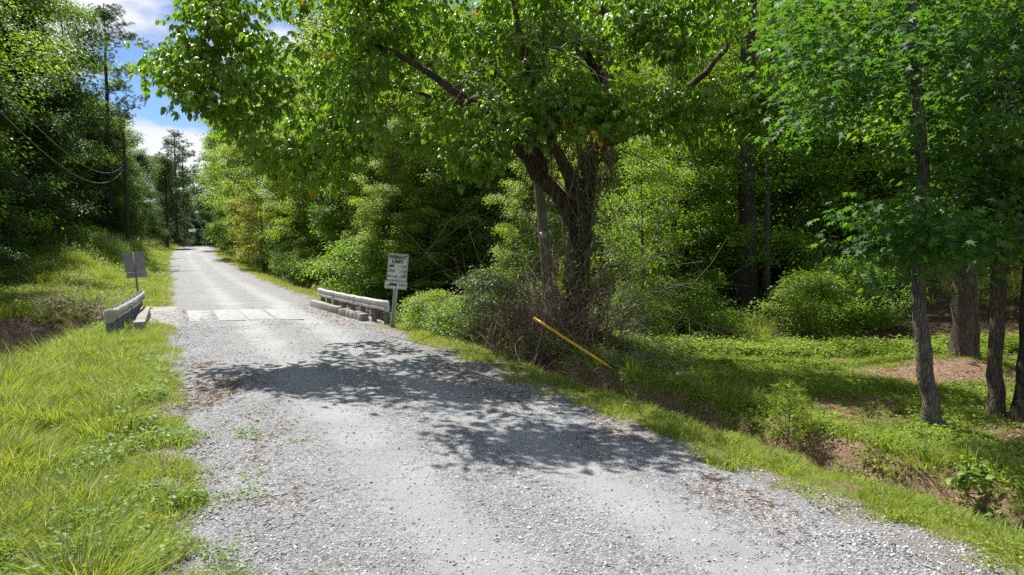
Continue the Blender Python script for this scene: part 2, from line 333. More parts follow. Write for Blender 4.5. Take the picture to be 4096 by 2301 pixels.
# ------------------------------------------------------------------ ground masks and terrain
def lawn_mask(x, y):            # clearing on the right
    s, t = xy2st(x, y)
    e = 17.6 + 0.9 * (fbm(x * 0.4, 2 + y * 0, 31) - 0.5) * 2 + 0.05 * (x - 5)
    return ss(0, 1.2, e - y) * ss(5.0, 5.8, t) * ss(-0.6, 1.4, x - (4.0 - 0.9 * np.maximum(0, 14.2 - y)))
def masks(x, y):
    s, t = xy2st(x, y); a = np.abs(t)
    fn = fbm(x * 0.9, y * 0.9, 41); f2 = fbm(x * 2.6, y * 2.6, 42)
    ds_ = s - creek_c(t); crk = 1 - ss(2.0, 4.2, np.where(ds_ > 0, ds_ * .75, -ds_) + 1.6 * (fn - 0.5))
    lawn = lawn_mask(x, y)
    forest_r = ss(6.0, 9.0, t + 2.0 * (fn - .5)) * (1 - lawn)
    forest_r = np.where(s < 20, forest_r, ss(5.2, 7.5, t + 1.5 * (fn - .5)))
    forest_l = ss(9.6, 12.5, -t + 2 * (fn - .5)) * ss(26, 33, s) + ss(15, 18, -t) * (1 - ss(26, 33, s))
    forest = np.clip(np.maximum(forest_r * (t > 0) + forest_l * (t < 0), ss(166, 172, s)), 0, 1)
    w = ditch_w(s); q = t - w
    bank = np.exp(-((q - 0.15) / 0.5) ** 4) * (1 - ss(20.5, 22, s)) * ss(0.3, 0.45, fbm(s * 0.8, t * 0.8, 44) + 0.2)
    bare = lawn * ss(0.54, 0.64, fbm(x * 0.55 + 3, y * 0.9, 45)) * 0.9
    bare = np.maximum(bare, np.exp(-(((x - T2XY[0] + 0.7) / 1.7) ** 2 + ((y - T2XY[1] + 0.7) / 0.8) ** 2)) * 1.3)
    bare = np.maximum(bare, 0.9 * np.exp(-(((x - 7.6) / 2.2) ** 2 + ((y - 9.5) / 0.55) ** 2)))
    pebble = ss(3.3, 2.7, a) if False else 1 - ss(2.6, 3.5, a + 0.9 * (f2 - 0.5))
    dirt = np.clip(np.maximum.reduce([crk * (a > 2.9), bank, bare]), 0, 1)
    grass = np.clip(1 - forest, 0, 1) * (1 - dirt)
    clump = ss(.30, .50, fbm(x * 3.1, y * 3.1, 49))
    # left verge: dense from t=-3 outwards, ragged towards the gravel
    dens = np.where(t < 0, ss(2.65, 3.5, -t + 1.3 * (f2 - 0.5)), ss(2.7, 3.3, t + 1.1 * (f2 - 0.5)))
    grass = grass * dens * np.where(t > 0, .25 + .75 * clump, .45 + .55 * clump)
    patch = (t < 0) * (1 - ss(13, 17, s)) * ss(0.42, 0.60, fbm(x * 1.6 + 7, y * 1.6, 47)) * ss(1.1, 2.2, -t) * 0.55
    grass = np.clip(np.maximum(grass, patch * (dens < 0.5)), 0, 1)
    grass = grass * (1 - 0.75 * np.clip((t < 0) * (s < 16) * ss(0.60, 0.68, fbm(x * 1.1 + 17, y * 1.1, 48)), 0, 1))
    return dict(grass=grass, dirt=dirt, forest=forest, pebble=pebble, lawn=lawn, bank=bank, creek=crk)

def axis(lo, a, b, hi, step, grow=1.07):
    mid = list(np.arange(a, b, step)); up = []; x, d = b, step
    while x < hi: up.append(x); d *= grow; x += d
    dn = []; x, d = a, step
    while x > lo: d *= grow; x -= d; dn.append(x)
    return np.array(dn[::-1] + mid + up)
S_ = axis(-40, 1, 33, 420, 0.11, 1.035); T_ = axis(-260, -7, 9, 260, 0.085, 1.06)
SS_, TT_ = np.meshgrid(S_, T_, indexing='ij')
X_, Y_ = st2xy(SS_, TT_); Z_ = ground_z(X_, Y_); mk = masks(X_.ravel(), Y_.ravel())
def grid_quads(n, m):
    i, j = np.meshgrid(np.arange(n - 1), np.arange(m - 1), indexing='ij'); a = i * m + j
    return np.stack([a, a + m, a + m + 1, a + 1], -1).reshape(-1, 4)[:, ::-1]
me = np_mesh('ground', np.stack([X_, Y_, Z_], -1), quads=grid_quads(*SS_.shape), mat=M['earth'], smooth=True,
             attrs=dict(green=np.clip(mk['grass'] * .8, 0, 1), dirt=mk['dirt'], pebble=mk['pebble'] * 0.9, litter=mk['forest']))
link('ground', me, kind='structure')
# gravel road
S2 = axis(-30, 1, 20, 176, 0.12, 1.03); T2 = np.linspace(-3.35, 3.3, 70)
s2, t2 = np.meshgrid(S2, T2, indexing='ij'); x2, y2 = st2xy(s2, t2)
tt = np.abs(t2) / 2.7 + 0.22 * (fbm(x2 * 1.1, y2 * 1.1, 66) - .5) * (np.abs(t2) > 2)
z2 = road_z(s2) + 0.035 - 0.035 * tt ** 2 - 0.14 * ss(0.88, 1.2, tt) + 0.035 * (fbm(x2 * 2.2, y2 * 2.2, 61) - 0.5) + 0.012 * (vnoise(x2 * 8, y2 * 8, 62) - 0.5)
track = np.exp(-((t2 - 1.15) / 0.42) ** 2) + np.exp(-((t2 + 0.65) / 0.42) ** 2)
z2 -= 0.018 * track
dust = 0.30 + 0.30 * track * (1 - .65 * ss(22, 55, s2)) - 0.16 * ss(0.55, 1.0, tt) + 0.12 * (fbm(x2 * .7, y2 * .7, 63) - .5)
straw = np.clip(ss(0.62, 0.76, fbm(x2 * 1.4, y2 * 0.9, 64)) * ss(0.6, 0.9, tt), 0, 1) * 0.3
link('gravel_road', np_mesh('gravel_road', np.stack([x2, y2, z2], -1), quads=grid_quads(*s2.shape), mat=M['gravel'], smooth=True, attrs=dict(dust=dust.ravel(), straw=straw.ravel())), kind='structure')
def road_top(s, t):
    return float(road_z(s)) + 0.035 - 0.035 * (abs(t) / 2.7) ** 2

# ------------------------------------------------------------------ leaf and tree builders
def unit(v): return v / (np.linalg.norm(v, axis=-1, keepdims=True) + 1e-9)
def leaves(base, d, n, Ln, W, rng, kind='rhomb'):
    k = len(base); d = unit(d); side = unit(np.cross(d, n)); n = np.cross(side, d)
    Ln = np.broadcast_to(Ln, (k,))[:, None]; W = np.broadcast_to(W, (k,))[:, None]
    if kind == 'rhomb':
        v = np.stack([base, base + d * Ln * .45 + side * W * .5 + n * Ln * .06, base + d * Ln - n * Ln * .08, base + d * Ln * .45 - side * W * .5 + n * Ln * .06], 1)
        f = np.array([(0, 1, 2), (0, 2, 3)])
    elif kind == 'leaf':
        m = base + d * Ln * .5
        v = np.stack([base, m - d * Ln * .12 + side * W * .42 + n * W * .12, m + d * Ln * .14 + side * W * .40 + n * W * .06, base + d * Ln * .98 - n * Ln * .2,
                      m + d * Ln * .14 - side * W * .40 + n * W * .06, m - d * Ln * .12 - side * W * .42 + n * W * .12, m - n * W * .02], 1)
        f = np.array([(0, 1, 6), (1, 2, 6), (2, 3, 6), (3, 4, 6), (4, 5, 6), (5, 0, 6)])
    elif kind == 'star':
        c = base + d * Ln * .35; pts = [c]
        for i in range(11):
            th = -2.5 + 5.0 * i / 10; rr = (0.62 if i % 2 == 0 else 0.2) * (1.05 if i in (4, 6) else 1)
            if i % 2 == 0: rr = (0.5, 0, 0.6, 0, 0.66, 0, 0.6, 0, 0.5, 0, 0.4)[i] if i != 4 else .66
            pts.append(c + Ln * rr * (d * np.cos(th) + side * np.sin(th)) - n * Ln * (.10 if i % 2 == 0 else 0))
        pts.append(base); v = np.stack(pts, 1)
        f = np.array([(0, i, i + 1) for i in range(1, 11)] + [(0, 11, 12), (0, 12, 1)])
    elif kind == 'blade':
        v = np.stack([base - side * W * .5, base + side * W * .5, base + d * Ln * .55 + n * Ln * .05 + side * W * .35, base + d * Ln * .55 + n * Ln * .05 - side * W * .35, base + d * Ln - n * Ln * .12], 1)
        f = np.array([(0, 1, 2), (0, 2, 3), (3, 2, 4)])
    nv = v.shape[1]; tris = (f[None] + np.arange(k)[:, None, None] * nv).reshape(-1, 3)
    return v.reshape(-1, 3), tris, nv
def rdir(rng, n): return unit(rng.normal(size=(n, 3)))

class Tree:
    def __init__(s, rng): s.rng = rng; s.pos = []; s.par = []; s.fix = []; s.anch = []; s.mains = []
    def main(s, pts, rads, parent=-1, wob=0.0, sub=3):
        pts = np.asarray(pts, float); rads = np.asarray(rads, float)
        # catmull-like refinement
        m = len(pts); tt = np.linspace(0, m - 1, (m - 1) * sub + 1)
        P = np.stack([np.interp(tt, np.arange(m), pts[:, k]) for k in range(3)], -1)
        for _ in range(2):
            P[1:-1] = P[1:-1] * .5 + (P[:-2] + P[2:]) * .25
        P[1:-1] += s.rng.normal(size=(len(P) - 2, 3)) * wob
        Rr = np.interp(tt, np.arange(m), rads); ids = []
        for i in range(len(P)):
            s.pos.append(P[i]); s.par.append(parent if i == 0 else len(s.pos) - 2); s.fix.append(Rr[i]); ids.append(len(s.pos) - 1)
        s.mains.append((P, Rr)); return ids
    def grow(s, targets, start_min=0.0, up=0.25, tip=0.012, zpen=1.2, amid=True):
        rng = s.rng; P0 = np.array(s.pos)
        dd = [np.min(np.linalg.norm(P0 - t, axis=1)) for t in targets]
        for t in np.asarray(targets)[np.argsort(dd)]:
            P = np.array(s.pos); d = np.linalg.norm(P - t, axis=1) + zpen * np.maximum(0, P[:, 2] - t[2] + 0.3 * np.linalg.norm((P - t)[:, :2], axis=1) * 0.8) + 1000 * (P[:, 2] < start_min)
            i = int(np.argmin(d)); a = P[i]; ln = np.linalg.norm(t - a)
            if ln < 0.05: continue
            c = (a + t) / 2 + np.array([0, 0, up * ln * 0.5]) + rng.normal(size=3) * ln * 0.07
            k = max(2, min(5, int(ln / 0.6) + 1)); prev = i
            for j in range(1, k + 1):
                u = j / k; p = (1 - u) ** 2 * a + 2 * u * (1 - u) * c + u * u * t
                s.pos.append(p); s.par.append(prev); s.fix.append(None); prev = len(s.pos) - 1
                if u > 0.45 and (amid or j == k): s.anch.append((p, unit(t - a)))
    def wood(s, name, mat, tip=0.012, sides=5, exp=2.3, rough=0.05):
        n = len(s.pos); acc = np.zeros(n); r = np.zeros(n)
        for i in range(n - 1, -1, -1):
            r[i] = max(acc[i], tip ** exp) ** (1 / exp)
            if s.fix[i] is not None: r[i] = s.fix[i]
            p = s.par[i]
            if p >= 0: acc[p] += r[i] ** exp
        mb = MB()
        for P, Rr in s.mains: mb.tube(P, Rr, 10, True, s.rng, rough)
        for i in range(n):
            p = s.par[i]
            if p < 0 or s.fix[i] is not None: continue
            ri = min(r[i], r[p] * 0.8); r[i] = ri
            rp = min(r[p], ri * 1.35)
            if ri < tip * 0.3: continue
            a, b = s.pos[p], s.pos[i]
            mb.tube([a, b], [rp, ri], sides if ri > 0.02 else 3, False)
        return mb.mesh(name, mat, True)
    def crown(s, name, mat, per, size, rad, flat=0.4, droop=0.35, kind='rhomb', aspect=0.55, compound=0, hang=0.0, rr=None):
        rng = s.rng; A = np.array([a for a, _ in s.anch]); D = np.array([d for _, d in s.anch])
        k = len(A); n = per * k; idx = np.repeat(np.arange(k), per)
        off = rng.normal(size=(n, 3)) * rad * np.array([1, 1, flat]) * 0.55
        # hollow bias so that sprays read as layered plates
        base = A[idx] + off; base[:, 2] -= hang * rad * rng.random(n)
        out = unit(off * np.array([1, 1, 0.3]) + D[idx] * rad * 0.6 + rng.normal(size=(n, 3)) * rad * 0.25)
        d = out.copy(); d[:, 2] -= droop + 0.35 * rng.random(n); d = unit(d)
        nn = unit(np.array([0, 0, 1.0]) + rng.normal(size=(n, 3)) * 0.42)
        Ln = size * (0.65 + 0.6 * rng.random(n)); tone = np.clip(rng.random(k)[idx] * 0.5 + rng.random(n) * 0.5, 0, 0.93)
        tone = np.where(rng.random(n) < 0.005, 1.0, tone)
        if compound:
            b2, d2, n2, l2, t2 = [], [], [], [], []
            side = unit(np.cross(d, nn))
            for q in range(compound):
                ang = (q - (compound - 1) / 2) * R(36); dq = unit(d * np.cos(ang) + side * np.sin(ang) + rng.normal(size=(n, 3)) * .12)
                dq[:, 2] -= 0.25; b2.append(base); d2.append(unit(dq)); n2.append(unit(nn + dq * 0.2 + rng.normal(size=(n, 3)) * .15))
                l2.append(Ln * (1 - 0.13 * abs(q - (compound - 1) / 2))); t2.append(tone)
            base, d, nn, Ln, tone = map(np.concatenate, (b2, d2, n2, l2, t2))
        v, t, nv = leaves(base, d, nn, Ln, Ln * aspect, rng, kind)
        return np_mesh(name, v, t, None, mat, False, np.repeat(tone, nv))

def envelope(rng, n, h, cb, rad, shape, lean=(0, 0), asym=0.25):
    """targets inside a crown outline, denser towards its skin"""
    out = []; lob = rng.random(6) * 2 * np.pi
    while len(out) < n:
        f = rng.random(); th = rng.random() * 2 * np.pi
        z = (cb + (1 - cb) * f) * h
        if shape == 'round': w = math.sqrt(max(0, 1 - (2 * f - 0.85) ** 2 / 1.35))
        elif shape == 'full': w = min(1, 0.72 + 0.5 * f) * math.sqrt(max(0.02, 1 - max(0, f - 0.35) ** 2 / 0.44))
        elif shape == 'cone': w = (1 - f) ** 0.75 * 0.95 + 0.05
        else: w = 0.35 + 0.65 * math.sin(math.pi * min(1, f * 1.05))
        w *= 1 + asym * math.sin(2 * th + lob[0] + 3 * f) + asym * 0.8 * math.sin(3 * th + lob[1] - 7 * f)
        r = rad * w * (0.35 + 0.65 * math.sqrt(rng.random()))
        out.append((r * math.cos(th) + lean[0] * f * h, r * math.sin(th) + lean[1] * f * h, z))
    return np.array(out)

def template(kind, seed):
    rng = np.random.default_rng(seed); t = Tree(rng)
    g = rng.normal(size=8)
    if kind in ('broad', 'light', 'dark'):
        h = 17 + 2 * g[0]; r0 = 0.24; lean = (g[1] * .03, g[2] * .03)
        pts = [(lean[0] * h * f + g[3] * .15 * math.sin(5 * f), lean[1] * h * f + g[4] * .15 * math.sin(4 * f), h * f * .96) for f in (0, .04, .2, .4, .6, .8, 1)]
        t.main(pts, [r0 * 1.5, r0, r0 * .9, r0 * .75, r0 * .55, r0 * .3, .04], wob=0.03)
        t.grow(envelope(rng, 135, h, .05, 4.3, 'full', lean, .38), start_min=0.8)
        w = t.wood(f'trunk_{kind}', M['bark_brown'])
        c = t.crown(f'crown_{kind}', M[{'broad': 'leaf_mid', 'light': 'leaf_light', 'dark': 'leaf_dark'}[kind]], {'broad': 130, 'light': 110, 'dark': 190}[kind], 0.20, 0.72 if kind != 'dark' else .9, 0.5, droop=.6)
    elif kind == 'under':
        h = 6.5 + g[0]; pts = [(0, 0, 0), (.1 * g[1], .1 * g[2], h * .3), (.3 * g[1], .3 * g[2], h * .6), (.4 * g[1], .4 * g[2], h * .95)]
        t.main(pts, [.07, .055, .04, .015], wob=0.03); t.grow(envelope(rng, 70, h, .12, 2.5, 'full'), start_min=0.3)
        w = t.wood('trunk_under', M['bark_brown'], tip=0.007); c = t.crown('crown_under', M['leaf_mid'], 75, 0.13, 0.6, 0.25)
    elif kind == 'forest':
        h = 21 + 2 * g[0]; r0 = 0.2 + .05 * abs(g[5]); lean = (g[1] * .02, g[2] * .02)
        pts = [(lean[0] * h * f + .12 * g[3] * math.sin(4 * f), lean[1] * h * f + .12 * g[4] * math.sin(5 * f), h * f * .97) for f in (0, .03, .2, .4, .6, .8, 1)]
        t.main(pts, [r0 * 1.4, r0, r0 * .92, r0 * .8, r0 * .6, r0 * .35, .04], wob=0.03)
        t.grow(envelope(rng, 90, h, .42, 3.6, 'round', lean), start_min=h * .33)
        t.grow(envelope(rng, 14, h * .5, .2, 1.9, 'full'), start_min=1.5)
        w = t.wood('trunk_forest', M['bark_dark' if seed % 2 else 'bark_grey']); c = t.crown('crown_forest', M['leaf_mid'], 52, 0.18, 0.95, 0.3)
    elif kind == 'pine':
        h = 23 + 1.5 * g[0]; r0 = .27
        t.main([(0, 0, 0), (.1 * g[1], 0, h * .3), (0, .15 * g[2], h * .6), (.1, 0, h * .85), (.05, 0, h)], [r0 * 1.25, r0 * .9, r0 * .65, r0 * .35, .04], wob=.03)
        t.grow(envelope(rng, 105, h, .42, 3.5, 'oval', asym=.4), start_min=h * .4, up=-0.1, amid=True)
        t.grow(envelope(rng, 12, h * .5, .45, 2.6, 'oval', asym=.4), start_min=h * .2)
        w = t.wood('trunk_pine', M['bark_dark'])
        A = np.array([a for a, _ in t.anch]); k = len(A); per, nd = 9, 16
        c0 = np.repeat(A, per, 0) + rng.normal(size=(k * per, 3)) * np.array([.38, .38, .2])
        b = np.repeat(c0, nd, 0); d = rdir(rng, len(b)); d[:, 2] = d[:, 2] * .8 + .35
        v, tr, nv = leaves(b, d, rdir(rng, len(b)), 0.24 * (.7 + .5 * rng.random(len(b))), 0.03, rng, 'rhomb')
        c = np_mesh('crown_pine', v, tr[::1], None, M['needle'], False, np.repeat(np.repeat(rng.random(k * per), nd) * .9, nv))
    elif kind == 'cedar':
        h = 10 + g[0]; t.main([(0, 0, 0), (.05, 0, h * .5), (0, 0, h * .98)], [.2, .12, .02], wob=.03)
        t.grow(envelope(rng, 230, h, .03, 2.7, 'cone', asym=.18), start_min=.2, up=0.35)
        w = t.wood('trunk_cedar', M['bark_brown'], tip=.008)
        A = np.array([a for a, _ in t.anch]); D = np.array([d for _, d in t.anch]); k = len(A); per = 10
        idx = np.repeat(np.arange(k), per); sb = A[idx] + rng.normal(size=(k * per, 3)) * .28
        sd = unit(D[idx] * np.array([1, 1, .4]) + rng.normal(size=(k * per, 3)) * .5 + np.array([0, 0, .15]))
        bb, dd = [], []
        for j in range(11):
            u = j / 10; sg = 1 if j % 2 else -1
            sidev = unit(np.cross(sd, np.array([0, 0, 1.0])))
            bb.append(sb + sd * .42 * u); dd.append(unit(sd + sidev * sg * .9 * (1 - u * .6) + rng.normal(size=sb.shape) * .15))
        b = np.concatenate(bb); d = np.concatenate(dd)
        v, tr, nv = leaves(b, d, unit(np.array([0, 0, 1.0]) + .6 * rng.normal(size=b.shape)), .15, .035, rng, 'rhomb')
        tone = np.tile(rng.random(k)[idx] * .6 + rng.random(k * per) * .35, 11)
        c = np_mesh('crown_cedar', v, tr, None, M['cedar'], False, np.repeat(tone, nv))
    elif kind.startswith('shrub'):
        h = 1.9; n = 6
        for i in range(n):
            th = rng.random() * 6.28; rr = rng.random() * .5
            t.main([(0.1 * math.cos(th), .1 * math.sin(th), 0), (rr * math.cos(th), rr * math.sin(th), .7), (1.4 * rr * math.cos(th), 1.4 * rr * math.sin(th), 1.3)], [.016, .012, .006], wob=.03)
        t.grow(envelope(rng, 85, h, .04, 1.35, 'full', asym=.3), start_min=.05)
        w = t.wood('stem_shrub', M['twig'], tip=.004, sides=3)
        c = t.crown('foliage_shrub', M[{'shrub': 'leaf_mid', 'shrub_dark': 'leaf_dark', 'shrub_light': 'leaf_light'}[kind]], 60, 0.085, 0.33, .5)
    return w, c
TPL = {}
for k, cnt in (('broad', 3), ('light', 2), ('dark', 2), ('under', 2), ('forest', 4), ('pine', 2), ('cedar', 2), ('shrub', 2), ('shrub_dark', 1), ('shrub_light', 1)):
    TPL[k] = [template(k, 100 + 17 * i + len(k) * 3) for i in range(cnt)]
counter = random.Random(5)
GROUPS = {}
def plant(kind, x, y, label, group=None, sc=1.0, rz=None, z=None, name=None, cat=None, var=None, scz=None, tilt=(0, 0)):
    w, c = TPL[kind][counter.randrange(len(TPL[kind])) if var is None else var % len(TPL[kind])]
    nm = name or {'pine': 'pine_tree', 'cedar': 'cedar_tree', 'under': 'young_tree', 'forest': 'forest_tree'}.get(kind, 'shrub' if 'shrub' in kind else 'leafy_tree')
    r = root(nm, (x, y, (gz(x, y) if z is None else z) - 0.05), counter.random() * 6.28 if rz is None else rz, label=label,
             category=cat or ('shrub' if 'shrub' in kind else 'tree'))
    r.rotation_euler = (tilt[0], tilt[1], r.rotation_euler[2])
    if group: r['group'] = group
    r.scale = (sc, sc, scz or sc)
    if 'shrub' in kind: link('stem', w, r); link('foliage', c, r)
    else: link('trunk', w, r); link('crown', c, r)
    return r

# ------------------------------------------------------------------ bridge, guardrails, signs
def st3(s, t, z): x, y = st2xy(s, t); return np.array([x, y, z])
Rst = np.array([[V[0], U[0], 0], [V[1], U[1], 0], [0, 0, 1]])        # local x = right of road, y = along road
def build_bridge():
    ox, oy = st2xy(27, 0); r = root('road_bridge', (ox, oy, 0), label='short concrete plank bridge carrying the gravel road over the creek', category='bridge')
    inv = np.array([ox, oy, 0])
    def prism(name, tl, tr_, s0l, s1l, s0r, s1r, z0, z1, mat, label=None, bev=0.01):
        m = MB(); P = []
        for z in (z0, z1):
            P += [st3(s0l, tl, z), st3(s0r, tr_, z), st3(s1r, tr_, z), st3(s1l, tl, z)]
        m.add(np.array(P) - inv, [(3, 2, 1, 0), (4, 5, 6, 7), (0, 1, 5, 4), (1, 2, 6, 5), (2, 3, 7, 6), (3, 0, 4, 7)])
        o = link(name, m.mesh(name, mat), r)
        b = o.modifiers.new('b', 'BEVEL'); b.width = bev; b.segments = 2
        if label: o['label'] = label
        return o
    sk = -0.36
    s0 = lambda t: 23.6 + sk * (t + 0.5) ; s1 = lambda t: 31.0 + sk * (t + 0.5)
    prism('deck', -4.35, 3.35, s0(-4.35), s1(-4.35), s0(3.35), s1(3.35), -0.5, -0.012, M['concrete'])
    ed = [-2.32, -1.46, -0.58, 0.28, 1.12]
    for i in range(4):
        a, b = ed[i] + .045, ed[i + 1] - .045
        q = lambda t: 25.5 + sk * (t + 2.3); zt = 0.035 - 0.035 * (max(abs(a), abs(b)) / 2.7) ** 2 + .013
        prism('deck_plank', a, b, q(a), q(a) + 3.9, q(b), q(b) + 3.9, -0.004 * 1 - 0.01, zt - 0.004 * i * 0, M['slab'])
    def along(name, tc, w, sa, sb, z0, z1, label=None, kk=-0.09, ref=22.5):
        m = MB(); P = [st3(s_, tc + kk * (s_ - ref) + dt, z) - inv for z in (z0, z1) for s_, dt in ((sa, -w / 2), (sa, w / 2), (sb, w / 2), (sb, -w / 2))]
        m.add(np.array(P), [(3, 2, 1, 0), (4, 5, 6, 7), (0, 1, 5, 4), (1, 2, 6, 5), (2, 3, 7, 6), (3, 0, 4, 7)]); o = link(name, m.mesh(name, mat_c), r)
        b = o.modifiers.new('b', 'BEVEL'); b.width = .02; b.segments = 2
        if label: o['label'] = label
    mat_c = M['concrete']
    along('curb', 2.90, .26, 25.75, 29.3, -0.1, .25, 'weathered concrete curb under the right guardrail')
    for k in range(6):
        a = 23.3 + k * 0.41; along('curb_block', 2.90 + .012 * (k % 2), .27, a, a + .375, -0.1, .225 + .025 * math.sin(k * 2.1))
    prism('curb', -3.76, -3.48, 23.7, 29.2, 23.7, 29.2, -0.02, 0.25, M['concrete'], 'concrete curb under the left guardrail', .02)
    # abutment faces down to the creek
    prism('abutment', -4.3, 3.3, s0(-4.3) - .3, s0(-4.3) + .15, s0(3.3) - .3, s0(3.3) + .15, -2.2, -0.51, M['concrete'])
    prism('abutment', -4.3, 3.3, s1(-4.3) - .15, s1(-4.3) + .3, s1(3.3) - .15, s1(3.3) + .3, -2.2, -0.51, M['concrete'])
build_bridge()
PROF = [(.155, 0.0), (.145, .010), (.125, .034), (.105, .050), (.075, .054), (.05, .040), (.02, .014), (-.02, .014), (-.05, .040), (-.075, .054), (-.105, .050), (-.125, .034), (-.145, .010), (-.155, 0.0)]
def guardrail(label, s0, s1, t0_, face, posts, ztop=0.74, sag=0.0, left=False, t1_=None):
    t1_ = t0_ if t1_ is None else t1_; t = t0_
    tf = lambda s: t0_ + (t1_ - t0_) * (1 - max(0, 1 - (s - s0) / (s1 - s0)) ** 1.6) if s > s0 else t0_
    ox, oy = st2xy(s0, t); r = root('guardrail', (ox, oy, 0), label=label, category='guardrail', group='guardrails on the bridge'); inv = np.array([ox, oy, 0])
    n = 44; ss_ = np.linspace(s0, s1, n); v = []
    pr = np.array(PROF)
    for i, s in enumerate(ss_):
        off = 0.0
        for h, o in pr:
            bend = 0.0
            v.append(st3(s, tf(s) + face * (o + 0.02), ztop - .155 + h + sag * math.sin(math.pi * i / (n - 1)) + 0.006 * math.sin(s * 5.1 + h * 9)) - inv)
    q = grid_quads(n, len(pr)); me = np_mesh('rail', v, quads=q, mat=M['galv'], smooth=True)
    o = link('rail', me, r); so_ = o.modifiers.new('s', 'SOLIDIFY'); so_.thickness = 0.006; so_.offset = 0
    # splice plates
    for k in (0.36, 0.68):
        m = MB(); sc = s0 + (s1 - s0) * k
        vv = [st3(s, tf(s) + face * (o_ + 0.028), ztop - .155 + h * 0.97) - inv for s in np.linspace(sc - .16, sc + .16, 3) for h, o_ in pr]
        o2 = link('splice', np_mesh('splice', vv, quads=grid_quads(3, len(pr)), mat=M['galv'], smooth=True), r)
        z = o2.modifiers.new('s', 'SOLIDIFY'); z.thickness = .006
        for a in (-.11, .11):
            for hh in (.11, -.11, 0.0):
                b = MB(); b.box(st3(sc + a, tf(sc) + face * (.10 if hh else .04), ztop - .155 + hh * .75) - inv, (.03, .03, .03), Rst); 
                link('bolt', b.mesh('bolt', M['post_steel']), o2)
    # near end terminal
    v = []
    m_ = 12
    for i in range(m_):
        u = i / (m_ - 1); s = s0 - 0.36 * u
        if left: fl = 1 - 0.25 * u; sp = 1 + 0.25 * math.sin(u * 3.1); outw = -0.20 * u * u
        else: fl = 1 - u * 0.85; sp = 1.02 + (0.12 if 0.1 < u < .8 else 0) - 0.32 * max(0, u - .8) / .2; outw = -0.06 * u * u
        for h, o_ in pr:
            v.append(st3(s, t + face * (o_ * fl + .024 + outw), ztop - .155 + h * sp - (0.02 * u)) - inv)
    o3 = link('end_terminal', np_mesh('end_terminal', v, quads=grid_quads(m_, len(pr)), mat=M['galv'], smooth=True), r)
    z = o3.modifiers.new('s', 'SOLIDIFY'); z.thickness = .008
    # I-beam posts with block-outs
    pm = MB(); gb = -0.75
    for (cx, sx, cyy, sy) in ((0, .15, -.05, .008), (0, .15, .05, .008), (0, .007, 0, .092)):
        pm.box((cx, cyy, (ztop - 0.01 + gb) / 2), (sx, sy, ztop - .01 - gb))
    # flanges face across the road
    vme = pm
    V0 = np.vstack(vme.v); V0 = V0[:, [0, 1, 2]]; vme.v = [V0 @ Rst.T]
    pme = vme.mesh('post', M['post_steel'])
    bm_ = MB(); bm_.box((0, 0, ztop - .16), (.10, .10, .2), Rst); bme = bm_.mesh('blockout', M['post_steel'])
    for k in range(posts):
        s = s0 + 0.12 + (s1 - s0 - .3) * k / (posts - 1); p = st3(s, tf(s) - face * 0.10, 0) - inv
        o4 = link('post', pme, r); o4.location = p
        o5 = link('blockout', bme, o4); o5.location = tuple((st3(0, face * 0.055, 0) - st3(0, 0, 0)) * 1.0)
    return r
guardrail('pale guardrail on the right side of the bridge with rounded near end by the sign', 22.05, 29.2, 3.15, -1, 8, t1_=2.52)
guardrail('galvanized guardrail on the left side of the bridge seen nearly end on above the creek', 22.3, 30.2, -4.2, 1, 9, ztop=0.76, left=True, t1_=-3.72)

def text_mesh(txt, size, mat, bold=0.0):
    cu = bpy.data.curves.new('t', 'FONT'); cu.body = txt; cu.size = size; cu.align_x = 'CENTER'; cu.align_y = 'CENTER'
    cu.extrude = 0.0012; cu.offset = bold; cu.space_character = 1.08; cu.resolution_u = 3
    o = bpy.data.objects.new('t', cu); COL.objects.link(o)
    dg = bpy.context.evaluated_depsgraph_get(); me = bpy.data.meshes.new_from_object(o.evaluated_get(dg))
    bpy.data.objects.remove(o); me.materials.clear(); me.materials.append(mat); me.name = 'lettering'
    return me
def rounded_panel(name, w, h, mat, parent, th=0.004, rad=0.035, z=0, y=0, warp=False):
    pts = []
    for cx, cz, a0 in ((w / 2 - rad, h / 2 - rad, 0), (-w / 2 + rad, h / 2 - rad, 90), (-w / 2 + rad, -h / 2 + rad, 180), (w / 2 - rad, -h / 2 + rad, 270)):
        for k in range(6): a = R(a0 + 18 * k); pts.append((cx + rad * math.cos(a), cz + rad * math.sin(a)))
    n = len(pts); v = [(p[0], -th / 2, p[1]) for p in pts] + [(p[0], th / 2, p[1]) for p in pts]
    me = bpy.data.meshes.new(name); me.from_pydata(v, [], [tuple(range(n)), tuple(range(2 * n - 1, n - 1, -1))] + [(i, i + n, (i + 1) % n + n, (i + 1) % n) for i in range(n)])
    me.materials.append(mat); me.update()
    o = link(name, me, parent); o.location = (0, y, z); return o
def ring(name, w, h, bw, mat, parent, y=-0.0035, rad=0.03):
    m = MB(); pin, pout = [], []
    for (lst, ww, hh, rr) in ((pout, w, h, rad), (pin, w - 2 * bw, h - 2 * bw, rad - bw)):
        for cx, cz, a0 in ((ww / 2 - rr, hh / 2 - rr, 0), (-ww / 2 + rr, hh / 2 - rr, 90), (-ww / 2 + rr, -hh / 2 + rr, 180), (ww / 2 - rr, -hh / 2 + rr, 270)):
            for k in range(6): a = R(a0 + 18 * k); lst.append((cx + rr * math.cos(a), 0, cz + rr * math.sin(a)))
    n = len(pin); m.add(pout + pin, [(i, (i + 1) % n, n + (i + 1) % n, n + i) for i in range(n)])
    o = link(name, m.mesh(name, mat), parent); o.location = (0, y, 0); sm = o.modifiers.new('s', 'SOLIDIFY'); sm.thickness = .001
    return o
